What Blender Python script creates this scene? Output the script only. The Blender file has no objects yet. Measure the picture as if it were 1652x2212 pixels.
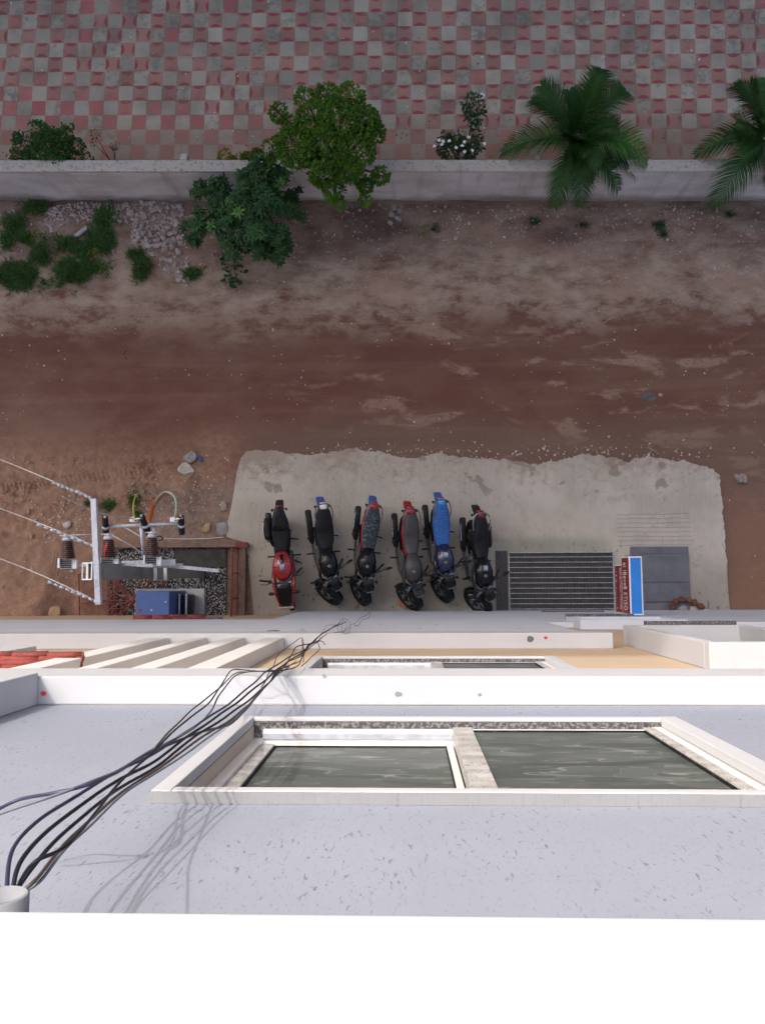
import bpy, bmesh, math, random
import numpy as np
from mathutils import Vector, Matrix, noise
C = bpy.context.scene.collection
sc = bpy.context.scene
rnd = random.Random(7)

# ---------------------------------------------------------------- camera, sky, sun, exposure
IW, IH, FPX, HC = 1652, 2212, 1659.0, 16.0      # measuring frame of the photograph, eye height above the street
def cam_basis(nx, ny, psi):
    n = np.array([(nx-IW/2)/FPX, -(ny-IH/2)/FPX, -1.0]); n /= np.linalg.norm(n)
    up = -n
    u = np.array([1, 0, 0.])-n*n[0]; u /= np.linalg.norm(u)
    v = np.cross(up, u)
    c, s = math.cos(psi), math.sin(psi)
    return np.array([c*u+s*v, -s*u+c*v, up])
RC = cam_basis(880, 1256, math.radians(0.2))
cd = bpy.data.cameras.new('camera'); cam = bpy.data.objects.new('camera', cd); C.objects.link(cam)
M3 = Matrix([list(r) for r in RC])
cam.matrix_world = Matrix.Translation((0, 0, HC)) @ M3.to_4x4()
cd.sensor_fit = 'HORIZONTAL'; cd.sensor_width = 36; cd.lens = 36*FPX/IW
cd.clip_start = 0.05; cd.clip_end = 2000
sc.camera = cam
SUN_D = Vector((-0.6, 1.0, 0.95)).normalized()      # towards the sun
elev = math.asin(SUN_D.z); az = math.atan2(SUN_D.x, SUN_D.y)
w = bpy.data.worlds.new('World'); sc.world = w; w.use_nodes = True
nt = w.node_tree; nt.nodes.clear()
sky = nt.nodes.new('ShaderNodeTexSky'); sky.sky_type = 'NISHITA'; sky.sun_disc = False
sky.sun_elevation = elev; sky.sun_rotation = az; sky.dust_density = 7.0; sky.air_density = 0.7; sky.ozone_density = 0.3
bg = nt.nodes.new('ShaderNodeBackground'); bg.inputs[1].default_value = 0.15
wo = nt.nodes.new('ShaderNodeOutputWorld')
nt.links.new(sky.outputs[0], bg.inputs[0]); nt.links.new(bg.outputs[0], wo.inputs[0])
sl = bpy.data.lights.new('sun', 'SUN'); sl.energy = 0.9; sl.angle = math.radians(0.8); sl.color = (1, 0.98, 0.95)
so = bpy.data.objects.new('sun', sl); C.objects.link(so)
so.rotation_euler = SUN_D.to_track_quat('Z', 'Y').to_euler(); so.location = (-20, 30, 60)
vs = sc.view_settings; vs.view_transform = 'Standard'; vs.look = 'None'; vs.gamma = 1; vs.exposure = 1.12

# ---------------------------------------------------------------- measuring helpers (photo pixel -> point on a world plane)
def ray(x, y): return RC @ np.array([(x-IW/2)/FPX, -(y-IH/2)/FPX, -1.0])
def G(x, y, z=0.0):
    d = ray(x, y); t = (z-HC)/d[2]; return Vector((d[0]*t, d[1]*t, z))
def F(x, y, d0):                                  # on the vertical plane Y = -d0
    d = ray(x, y); t = -d0/d[1]; return Vector((d[0]*t, -d0, HC+d[2]*t))

# ---------------------------------------------------------------- materials
MATS = {}
class NB:
    def __init__(s, name):
        s.m = bpy.data.materials.new(name); s.m.use_nodes = True; s.t = s.m.node_tree; s.t.nodes.clear()
        s.o = s.t.nodes.new('ShaderNodeOutputMaterial'); s.b = s.t.nodes.new('ShaderNodeBsdfPrincipled')
        s.t.links.new(s.b.outputs[0], s.o.inputs[0])
        s.tc = s.t.nodes.new('ShaderNodeTexCoord'); s.P = s.tc.outputs['Object']
        MATS[name] = s.m
    def n(s, typ, **kw):
        x = s.t.nodes.new(typ)
        for k, v in kw.items(): setattr(x, k, v)
        return x
    def L(s, a, b):
        if isinstance(a, (int, float)): b.default_value = a
        elif isinstance(a, tuple): b.default_value = (*a, 1) if len(a) == 3 and len(b.default_value) == 4 else a
        else: s.t.links.new(a, b)
    def math(s, op, a, b=0.0, c=0.0, clamp=False):
        x = s.n('ShaderNodeMath', operation=op, use_clamp=clamp)
        s.L(a, x.inputs[0]); s.L(b, x.inputs[1]); s.L(c, x.inputs[2]); return x.outputs[0]
    def mapping(s, v, scale=(1, 1, 1), rot=(0, 0, 0), loc=(0, 0, 0)):
        x = s.n('ShaderNodeMapping'); s.L(v, x.inputs[0]); x.inputs['Scale'].default_value = scale
        x.inputs['Rotation'].default_value = rot; x.inputs['Location'].default_value = loc; return x.outputs[0]
    def noise(s, v, scale, detail=4, rough=.55, dist=0.0):
        x = s.n('ShaderNodeTexNoise'); s.L(v, x.inputs['Vector']); x.inputs['Scale'].default_value = scale
        x.inputs['Detail'].default_value = detail; x.inputs['Roughness'].default_value = rough
        x.inputs['Distortion'].default_value = dist; return x.outputs['Fac']
    def vor(s, v, scale, feature='F1', out='Distance', rand=1.0):
        x = s.n('ShaderNodeTexVoronoi', feature=feature); s.L(v, x.inputs['Vector']); x.inputs['Scale'].default_value = scale
        x.inputs['Randomness'].default_value = rand
        return x.outputs[out]
    def ramp(s, f, lo, hi, a=0.0, b=1.0):
        x = s.n('ShaderNodeMapRange', interpolation_type='SMOOTHSTEP'); s.L(f, x.inputs[0])
        x.inputs[1].default_value = lo; x.inputs[2].default_value = hi; x.inputs[3].default_value = a; x.inputs[4].default_value = b
        return x.outputs[0]
    def mix(s, f, a, b, blend='MIX'):
        x = s.n('ShaderNodeMix', data_type='RGBA', blend_type=blend); s.L(f, x.inputs[0]); s.L(a, x.inputs[6]); s.L(b, x.inputs[7])
        return x.outputs[2]
    def xyz(s, v):
        x = s.n('ShaderNodeSeparateXYZ'); s.L(v, x.inputs[0]); return x.outputs
    def comb(s, x_, y_, z_=0.0):
        x = s.n('ShaderNodeCombineXYZ'); s.L(x_, x.inputs[0]); s.L(y_, x.inputs[1]); s.L(z_, x.inputs[2]); return x.outputs[0]
    def col(s, c): s.L(c, s.b.inputs['Base Color']); return s
    def rough(s, r): s.L(r, s.b.inputs['Roughness']); return s
    def bump(s, h, strength=.3, dist=.01):
        x = s.n('ShaderNodeBump'); x.inputs['Strength'].default_value = strength; x.inputs['Distance'].default_value = dist
        s.L(h, x.inputs['Height']); s.t.links.new(x.outputs[0], s.b.inputs['Normal']); return s
    def set(s, **kw):
        for k, v in kw.items(): s.b.inputs[k.replace('_', ' ')].default_value = v
        return s

def simple(name, c, rough=.6, metal=0.0, var=.15, scale=25, coat=0.0, bump=0.0, dirt=None):
    dark = max(c) < .03
    c = tuple(min(.86, x*(1.0 if dark else 1.2)) for x in c)
    if dirt: dirt = tuple(x*1.2 for x in dirt)
    b = NB(name); f = b.noise(b.P, scale, 5)
    lo = tuple(x*(1-var) for x in c); hi = tuple(min(1, x*(1+var)) for x in c)
    cc = b.mix(b.ramp(f, .3, .7), lo, hi)
    if dirt:
        cc = b.mix(b.ramp(b.noise(b.P, scale*.35, 6, .65), .5, .72, 0, .7), cc, dirt)
    b.col(cc); b.rough(b.ramp(f, .2, .8, max(0, rough-.08), min(1, rough+.08)))
    b.set(Metallic=metal)
    if dark: b.set(Specular_IOR_Level=.22)
    if coat: b.set(Coat_Weight=coat, Coat_Roughness=.08)
    if bump: b.bump(b.noise(b.P, scale*4, 6), bump, .01)
    return b.m
simple('white_pvc', (.66, .66, .65), .35, var=.04, scale=12, dirt=(.55, .53, .5))
simple('black_paint', (.010, .010, .012), .45, var=.3)
simple('black_gloss', (.006, .007, .010), .22, var=.3, coat=.25)
simple('black_plastic', (.022, .022, .024), .6, var=.2, dirt=(.06, .055, .05))
simple('rubber', (.012, .012, .014), .75, var=.25, scale=40, dirt=(.06, .05, .042))
simple('seat_vinyl', (.010, .010, .013), .5, var=.2, scale=60, bump=.25)
simple('seat_grey', (.04, .038, .04), .4, var=.2, scale=60, bump=.25)
simple('red_paint', (.26, .012, .018), .25, var=.12, coat=.7)
simple('dark_red_paint', (.12, .008, .012), .3, var=.12, coat=.6)
simple('blue_paint', (.03, .09, .3), .3, var=.12, coat=.5)
simple('sky_blue_paint', (.05, .28, .68), .35, var=.08, coat=.3)
simple('navy_paint', (.008, .011, .045), .22, var=.2, coat=.7)
simple('chrome', (.30, .31, .33), .25, metal=.9, var=.1)
simple('alloy', (.05, .05, .055), .4, metal=.7, var=.2, dirt=(.07, .06, .05))
simple('engine_metal', (.13, .13, .135), .5, metal=.6, var=.2, dirt=(.05, .045, .04))
simple('white_plastic', (.75, .75, .77), .4, var=.05)
simple('red_lens', (.35, .01, .015), .15, var=.1, coat=.6)
simple('lamp_glass', (.6, .62, .66), .08, var=.1, coat=1)
simple('galvanised', (.42, .45, .52), .45, metal=.25, var=.12, scale=18, dirt=(.25, .25, .26))
simple('pole_paint', (.20, .205, .19), .6, var=.12, scale=6, dirt=(.10, .085, .07))
simple('insulator_glaze', (.055, .022, .016), .25, var=.3, coat=.6)
simple('arrester_polymer', (.022, .016, .02), .5, var=.2)
simple('cabinet_blue', (.045, .10, .30), .45, var=.08, scale=8, dirt=(.06, .09, .2))
simple('rust_iron', (.17, .05, .04), .8, var=.35, scale=30, bump=.3, dirt=(.06, .03, .025))
simple('brown_mortar', (.20, .13, .10), .9, var=.2, scale=14, bump=.5, dirt=(.10, .06, .05))
simple('plinth_concrete', (.38, .39, .40), .85, var=.1, scale=9, bump=.2, dirt=(.2, .2, .2))
simple('orange_hose', (.5, .14, .05), .5, var=.1)
simple('yellow_hose', (.5, .44, .10), .5, var=.1)
simple('pale_green_hose', (.30, .38, .30), .5, var=.1)
simple('bark', (.10, .075, .055), .9, var=.3, scale=30, bump=.5)
simple('stem_green', (.10, .12, .05), .7, var=.2)
simple('petal', (.8, .8, .78), .6, var=.04)
simple('cable_black', (.018, .018, .026), .4, var=.2, scale=8)
simple('cable_navy', (.03, .035, .075), .4, var=.2, scale=8)
simple('cable_brown', (.06, .045, .04), .5, var=.2, scale=8)
simple('cable_grey', (.13, .14, .18), .5, var=.1, scale=8)
simple('wire_alu', (.5, .5, .5), .4, metal=.5, var=.15)
simple('sign_red', (.20, .02, .022), .4, var=.08, scale=6)
simple('sign_blue', (.02, .19, .62), .35, var=.08, scale=3)
simple('sign_frame', (.70, .74, .84), .4, var=.05)
simple('rock_grey', (.27, .25, .24), .9, var=.25, scale=12, bump=.6, dirt=(.14, .11, .095))
simple('rock_pale', (.40, .36, .31), .9, var=.2, scale=12, bump=.6, dirt=(.25, .19, .15))
simple('rock_tan', (.36, .25, .15), .9, var=.2, scale=12, bump=.6, dirt=(.2, .14, .1))
simple('brick', (.34, .15, .09), .9, var=.2, scale=20, bump=.4, dirt=(.2, .12, .1))
simple('rubble_dark', (.10, .09, .09), .92, var=.2, scale=9, bump=.5)
simple('rubble_stone', (.30, .255, .24), .92, var=.3, scale=9, bump=.5, dirt=(.15, .10, .09))
simple('speck', (.42, .38, .35), .85, var=.25, scale=5)
simple('dry_twig', (.30, .25, .20), .9, var=.2)
simple('cloth_grey', (.32, .34, .34), .8, var=.15, scale=14)
simple('dead_wood', (.13, .05, .03), .9, var=.4, scale=22, bump=.7, dirt=(.26, .15, .11))
simple('tile_roof', (.20, .042, .036), .75, var=.2, scale=14, dirt=(.25, .05, .04))
simple('added_block_paint', (.55, .52, .48), .85, var=.06, scale=2)
simple('added_block_glass', (.05, .06, .07), .12, var=.2)
simple('red_mark', (.6, .03, .05), .7, var=.1)
simple('dark_stain', (.12, .12, .125), .95, var=.3, scale=40)
simple('dark_mesh', (.16, .10, .08), .8, var=.3)
simple('grate_steel', (.34, .34, .33), .5, metal=.3, var=.2, scale=10, dirt=(.18, .16, .14))
simple('pit_dark', (.05, .048, .045), .95, var=.3, scale=5)
simple('tarmac', (.075, .072, .075), .95, var=.5, scale=60, bump=.5, dirt=(.13, .12, .11))
simple('plate_ink', (.06, .06, .06), .7, var=.1)

def wall_mat(name, c, pit=0.0, dirt=.25, pitc=(.3, .31, .34), scale=1.0, dirtc=(.5, .49, .46)):
    b = NB(name)
    f1 = b.noise(b.P, 1.3*scale, 6, .6); f2 = b.noise(b.P, 9*scale, 5, .6)
    lo = tuple(x*.93 for x in c)
    cc = b.mix(b.ramp(f1, .3, .7), lo, c)
    cc = b.mix(b.ramp(b.noise(b.mapping(b.P, (1, 1, 1)), 3.7, 8, .7, .4), .60, .78, 0, dirt), cc, dirtc)
    h = f2
    if pit:
        st = b.mapping(b.P, (75, 12, 20), rot=(0, math.radians(-16), 0))
        p = b.ramp(b.noise(st, 1.0, 3, .6, .6), .62, .65)
        area = b.ramp(b.noise(b.P, 2.6, 3), .40, .55)
        p = b.math('MULTIPLY', p, area)
        st2 = b.mapping(b.P, (120, 12, 46), rot=(0, math.radians(-30), 0), loc=(3, 0, 1))
        p2 = b.ramp(b.noise(st2, 1.0, 2, .5, .4), .61, .66, 0, .35)
        p = b.math('MAXIMUM', p, p2)
        st3 = b.ramp(b.noise(b.mapping(b.P, (7, 7, .7)), 1.0, 5, .6), .52, .75, 0, .35)
        cc = b.mix(st3, cc, tuple(v*.86 for v in c))
        cc = b.mix(b.math('MULTIPLY', p, pit), cc, pitc)
        h = b.math('SUBTRACT', f2, b.math('MULTIPLY', p, 2.5))
    b.col(cc); b.rough(.85); b.bump(h, .25, .006)
    b.set(Specular_IOR_Level=.2)
    return b.m
wall_mat('paint_white', (.56, .58, .615), 0, .55, dirtc=(.40, .40, .40))
wall_mat('paint_blue_grey', (.325, .36, .44), .8, .12, (.16, .18, .235))
wall_mat('paint_coping', (.56, .58, .61), 0, .5, dirtc=(.43, .43, .43))
wall_mat('paint_fin', (.78, .78, .77), 0, .2)
wall_mat('paint_lower', (.64, .69, .78), .25, .2)
wall_mat('paint_ochre', (.64, .50, .36), 0, .1, dirtc=(.6, .45, .3))
wall_mat('paint_reveal', (.58, .51, .44), 0, .25)
wall_mat('plaster_grey', (.30, .32, .36), 0, .3)
wall_mat('plaster_raw', (.30, .31, .325), .3, .5, (.17, .17, .17), 3, (.42, .42, .42))

def granite():
    b = NB('granite')
    v = b.vor(b.P, 160, out='Distance'); f = b.noise(b.P, 60, 4)
    cc = b.mix(b.ramp(f, .45, .6), (.06, .058, .062), (.22, .21, .22))
    cc = b.mix(b.ramp(b.noise(b.P, 12, 6, .7), .62, .70), cc, (.50, .47, .44))
    b.col(cc).rough(.55).bump(v, .4, .004)
granite()
def film_glass():
    b = NB('filmed_glass')
    d = b.noise(b.mapping(b.P, (1.2, 1, 2.6)), 1.6, 3, .5, .8)
    cc = b.mix(b.ramp(d, .3, .7), (.080, .098, .094), (.108, .124, .120))
    for (sx, sz, lx, lo, w_, a_, colr) in ((2.0, 8, 0, .56, .02, .6, (.125, .145, .14)), (3.2, 13, 7, .60, .012, .6, (.19, .21, .20)), (1.1, 5, 3, .53, .03, .45, (.042, .055, .052))):
        f = b.noise(b.mapping(b.P, (sx, 1, sz), loc=(lx, 0, lx)), 1.0, 1.5, .4, 1.1)
        cc = b.mix(b.math('MULTIPLY', b.ramp(f, lo, lo+w_), a_), cc, colr)
        e = b.math('ABSOLUTE', b.math('SUBTRACT', f, lo))      # bright rim of the lifted film
        side = b.ramp(b.noise(b.P, 4.5+lx, 2), .46, .56)
        cc = b.mix(b.math('MULTIPLY', b.math('MULTIPLY', b.ramp(e, .0, .011, 1, 0), side), .6), cc, (.36, .38, .36))
    b.col(cc).rough(.38).bump(d, .15, .01)
    b.set(Specular_IOR_Level=.25)
film_glass()
def tape_frame():
    b = NB('taped_frame')
    x, y, z = b.xyz(b.P)
    # protective film printed with small rows of marks
    n = b.noise(b.mapping(b.P, (70, 70, 170)), 1, 2, .6)
    rows = b.math('FRACT', b.math('MULTIPLY', z, 9.0))
    band = b.math('MULTIPLY', b.ramp(rows, .15, .2), b.ramp(rows, .68, .73, 1, 0))
    ink = b.math('MULTIPLY', b.ramp(n, .53, .56), band)
    base = b.mix(b.ramp(b.noise(b.P, 9, 5), .4, .65), (.46, .45, .43), (.60, .60, .60))
    b.col(b.mix(b.math('MULTIPLY', ink, .8), base, (.14, .15, .15))).rough(.4)
tape_frame()

def ground_mat():
    b = NB('red_earth')
    x, y, z = b.xyz(b.P)
    wob = b.math('MULTIPLY', b.math('SUBTRACT', b.noise(b.mapping(b.P, (.45, .7, 1)), 1, 5, .6), .5), 1.7)
    yw = b.math('ADD', y, wob)
    n1 = b.noise(b.mapping(b.P, (.5, 1.1, 1)), 1.0, 7, .6, .3)
    n2 = b.noise(b.P, 7, 8, .7); n3 = b.noise(b.P, 40, 5, .7)
    red = b.mix(b.ramp(n1, .35, .68), (.118, .052, .04), (.150, .082, .060))
    # trodden pale silt: bank strip under the boundary wall and along the road edges
    n4 = b.noise(b.mapping(b.P, (.7, 1.3, 1)), 2.0, 11, .72)
    silt = b.mix(b.ramp(n4, .35, .65), (.175, .118, .094), (.33, .26, .215))
    bank = b.math('MULTIPLY', b.ramp(yw, 4.9, 6.1), b.ramp(b.math('ADD', n4, b.math('MULTIPLY', b.ramp(yw, 5.1, 6.4), .12)), .44, .56, .1, 1))
    c = b.mix(bank, red, silt)
    pat = b.noise(b.mapping(b.P, (.55, 1.6, 1), loc=(3, 1, 0)), 1.15, 7, .62, .5)
    pr = b.math('MULTIPLY', b.ramp(pat, .53, .63), b.ramp(n2, .36, .50, .25, 1))
    side = b.math('MULTIPLY', b.ramp(b.noise(b.P, .22, 2), .28, .45), b.ramp(x, -4.5, 1.5, .12, 1))
    c = b.mix(b.math('MULTIPLY', b.math('MULTIPLY', pr, side), .8), c, (.28, .19, .15))
    # grey dusty strip beside the slab
    edge = b.math('MULTIPLY', b.ramp(yw, 3.7, 2.9), b.ramp(b.math('ADD', x, b.math('MULTIPLY', wob, .8)), -4.2, -2.6))
    c = b.mix(b.math('MULTIPLY', edge, .6), c, (.15, .105, .085))
    # sandy orange heap at lower left
    sand = b.math('MULTIPLY', b.ramp(yw, 3.6, 2.2), b.ramp(b.math('ADD', x, wob), -2.9, -4.3))
    sc_ = b.mix(b.ramp(n2, .3, .7), (.19, .112, .082), (.31, .198, .148))
    c = b.mix(sand, c, sc_)
    sandr = b.math('MULTIPLY', b.ramp(yw, 2.4, 1.0), b.ramp(b.math('ADD', x, wob), 6.2, 7.0))
    c = b.mix(b.math('MULTIPLY', sandr, .6), c, (.22, .12, .085))
    # grey earth around the transformer yard
    g1 = b.math('MULTIPLY', b.ramp(b.math('ADD', yw, b.math('MULTIPLY', n1, .8)), 2.7, 2.2), b.ramp(b.math('ADD', x, wob), -6.3, -5.3))
    g1 = b.math('MULTIPLY', g1, b.ramp(x, -2.9, -3.3, 0, 1))
    c = b.mix(b.math('MULTIPLY', g1, .75), c, b.mix(b.ramp(n2, .35, .6), (.15, .115, .095), (.24, .19, .165)))
    # darker soil towards the foot of the boundary wall
    foot = b.math('MULTIPLY', b.ramp(yw, 6.6, 7.4), b.ramp(n1, .30, .55, .9, .35))
    c = b.mix(foot, c, (.075, .046, .042))
    # grit
    gr = b.ramp(b.vor(b.P, 26), .10, .06); gsel = b.ramp(b.noise(b.P, 2.3, 4), .50, .66)
    bank2 = b.ramp(y, 4.6, 6.2, .25, 1)
    c = b.mix(b.math('MULTIPLY', b.math('MULTIPLY', gr, gsel), b.math('MULTIPLY', bank2, .6)), c, (.42, .36, .33))
    c = b.mix(b.ramp(n3, .3, .7, .25, 0), c, (.06, .035, .028))
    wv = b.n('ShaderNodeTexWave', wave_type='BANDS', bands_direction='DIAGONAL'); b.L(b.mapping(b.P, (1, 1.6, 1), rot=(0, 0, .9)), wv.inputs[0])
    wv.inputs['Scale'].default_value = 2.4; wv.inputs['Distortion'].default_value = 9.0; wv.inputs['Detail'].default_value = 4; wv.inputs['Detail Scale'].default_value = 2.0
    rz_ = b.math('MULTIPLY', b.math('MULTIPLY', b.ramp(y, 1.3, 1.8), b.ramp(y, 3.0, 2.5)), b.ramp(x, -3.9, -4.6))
    rut_shade = b.math('MULTIPLY', b.math('MULTIPLY', b.ramp(wv.outputs['Fac'], .62, .80), rz_), b.ramp(b.noise(b.mapping(b.P, (1, 1.5, 1)), 1.5, 5, .65), .48, .58))
    c = b.mix(b.math('MULTIPLY', rut_shade, .6), c, (.07, .036, .026))  # shade in the rut furrows, painted as darker soil colour
    lug = b.ramp(b.math('SINE', b.math('MULTIPLY', b.math('ADD', x, b.math('MULTIPLY', y, .35)), 62.0)), .2, .6)
    lane = b.math('MULTIPLY', b.ramp(b.math('ABSOLUTE', b.math('SUBTRACT', b.math('SUBTRACT', y, b.math('MULTIPLY', x, .12)), 3.05)), .11, .07), b.math('MULTIPLY', b.ramp(x, -4.9, -5.3), b.ramp(n1, .42, .52)))
    c = b.mix(b.math('MULTIPLY', b.math('MULTIPLY', lug, lane), .5), c, (.07, .038, .028))  # tread hollows darkened in the colour, like the ruts
    # long faint wheel lines along the road
    tl = b.ramp(b.noise(b.mapping(b.P, (.12, 3.4, 1)), 1.0, 5, .62, .2), .50, .64)
    c = b.mix(b.math('MULTIPLY', b.math('MULTIPLY', tl, b.ramp(yw, 5.8, 4.9)), .18), c, (.20, .135, .10))
    big = b.noise(b.mapping(b.P, (.3, .5, 1)), 1.0, 6, .65)
    c = b.mix(b.math('MULTIPLY', b.ramp(big, .48, .66), b.ramp(x, 1.0, -5.0, .05, .45)), c, (.19, .128, .10))
    n6 = b.noise(b.P, 110, 4, .8)
    c = b.mix(b.ramp(n6, .56, .72, 0, .35), c, (.30, .22, .18))
    c = b.mix(b.ramp(n6, .44, .30, 0, .4), c, (.04, .025, .02))
    c = b.mix(1.0, c, (1.42, 1.42, 1.34), 'MULTIPLY')
    b.col(c).rough(.95)
    b.bump(b.math('ADD', b.math('MULTIPLY', n2, 1.0), b.math('MULTIPLY', n3, .35)), .55, .03)
    b.set(Specular_IOR_Level=.15)
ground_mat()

TX, TY = .325, .3425
T0 = G(20.5, 33); WALL_A = math.radians(-1.2)
def tile_mat():
    b = NB('checker_tiles')
    v = b.mapping(b.P, (1/TX, 1/TY, 1))
    x, y, z = b.xyz(v)
    fx = b.math('FLOOR', x); fy = b.math('FLOOR', y)
    u = b.math('SUBTRACT', x, fx); q = b.math('SUBTRACT', y, fy)
    par = b.math('MODULO', b.math('ABSOLUTE', b.math('ADD', fx, fy)), 2.0)
    wn = b.n('ShaderNodeTexWhiteNoise', noise_dimensions='2D'); b.L(b.comb(fx, fy), wn.inputs[0])
    r1 = wn.outputs['Value']
    wn2 = b.n('ShaderNodeTexWhiteNoise', noise_dimensions='2D'); b.L(b.comb(b.math('ADD', fx, 31.7), fy), wn2.inputs[0])
    r2 = wn2.outputs['Value']
    n1 = b.noise(b.P, 1.2, 6, .6); n2 = b.noise(b.P, 6, 7, .7)
    grey = b.mix(r1, (.19, .162, .145), (.285, .25, .225))
    grey = b.mix(b.ramp(b.math('ADD', b.math('MULTIPLY', n2, .8), b.math('MULTIPLY', r2, .25)), .56, .72, 0, .6), grey, (.09, .08, .076))
    pinkm = b.mix(r1, (.24, .076, .080), (.30, .112, .106))
    worn = b.mix(r1, (.21, .104, .098), (.25, .132, .122))
    # half-moon scuffs of the original red at opposite edges of the tile
    fd = b.math('ADD', b.math('ADD', y, b.math('MULTIPLY', x, .11)), b.math('MULTIPLY', b.math('SUBTRACT', n1, .5), 5))
    fade = b.ramp(b.math('ADD', fd, b.math('MULTIPLY', r2, 1.2)), 29.0, 30.2)
    fade = b.math('MULTIPLY', fade, b.ramp(r2, .0, .03))
    red = b.mix(fade, pinkm, worn)
    def moon(a, c_):   # distance of (a) from an edge centre
        e1 = b.math('POWER', b.math('MULTIPLY', a, 1.0), 2.0)
        d1 = b.math('SQRT', b.math('ADD', b.math('MULTIPLY', b.math('POWER', a, 2.0), 2.4), b.math('POWER', b.math('SUBTRACT', c_, .5), 2.0)))
        return b.ramp(b.math('ADD', d1, b.math('MULTIPLY', b.math('SUBTRACT', n2, .5), .18)), .40, .36, 0, 1)
    u0, q0 = u, q
    lr = b.math('MAXIMUM', moon(u, q), moon(b.math('SUBTRACT', 1.0, u), q))
    tb = b.math('MAXIMUM', moon(q, u), moon(b.math('SUBTRACT', 1.0, q), u))
    wn3 = b.n('ShaderNodeTexWhiteNoise', noise_dimensions='2D'); b.L(b.comb(b.math('FLOOR', b.math('MULTIPLY', fx, .22)), b.math('FLOOR', b.math('MULTIPLY', fy, .3))), wn3.inputs[0])
    sel = b.math('GREATER_THAN', b.math('ADD', wn3.outputs['Value'], b.ramp(x, -14, 2, -.35, .3)), .5)
    mo = b.math('ADD', b.math('MULTIPLY', tb, sel), b.math('MULTIPLY', lr, b.math('SUBTRACT', 1.0, sel)))
    mo = b.math('MULTIPLY', b.math('MULTIPLY', mo, fade), b.ramp(b.noise(b.P, 1.1, 3), .35, .5, .25, 1))
    red = b.mix(b.math('MULTIPLY', mo, .85), red, (.20, .028, .036))
    red = b.mix(b.ramp(n2, .55, .75, 0, .5), red, (.10, .07, .066))
    c = b.mix(par, grey, red)
    eu = b.math('MINIMUM', u, b.math('SUBTRACT', 1.0, u)); eq = b.math('MINIMUM', q, b.math('SUBTRACT', 1.0, q))
    ed = b.math('MINIMUM', eu, eq)
    j = b.ramp(ed, .012, .028, 1, 0)
    c = b.mix(b.math('MULTIPLY', j, .7), c, b.mix(b.ramp(n1, .4, .6), (.07, .06, .055), (.24, .21, .19)))
    c = b.mix(b.ramp(n1, .32, .6, .38, 0), c, (.08, .065, .06))
    n5 = b.noise(b.mapping(b.P, (.23, .23, .23)), 3, 7, .7, .6)
    c = b.mix(b.ramp(n5, .55, .70, 0, .45), c, (.075, .068, .062))
    dust = b.ramp(b.math('ADD', y, b.math('MULTIPLY', n1, 2.5)), 28.5, 26.6)
    c = b.mix(b.math('MULTIPLY', dust, .55), c, (.17, .11, .09))
    c = b.mix(1.0, c, (2.2, 2.32, 2.04), 'MULTIPLY')
    b.col(c).rough(.85)
    b.bump(b.math('ADD', b.ramp(ed, .0, .03), b.math('MULTIPLY', n2, .3)), .4, .006)
tile_mat()
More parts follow.
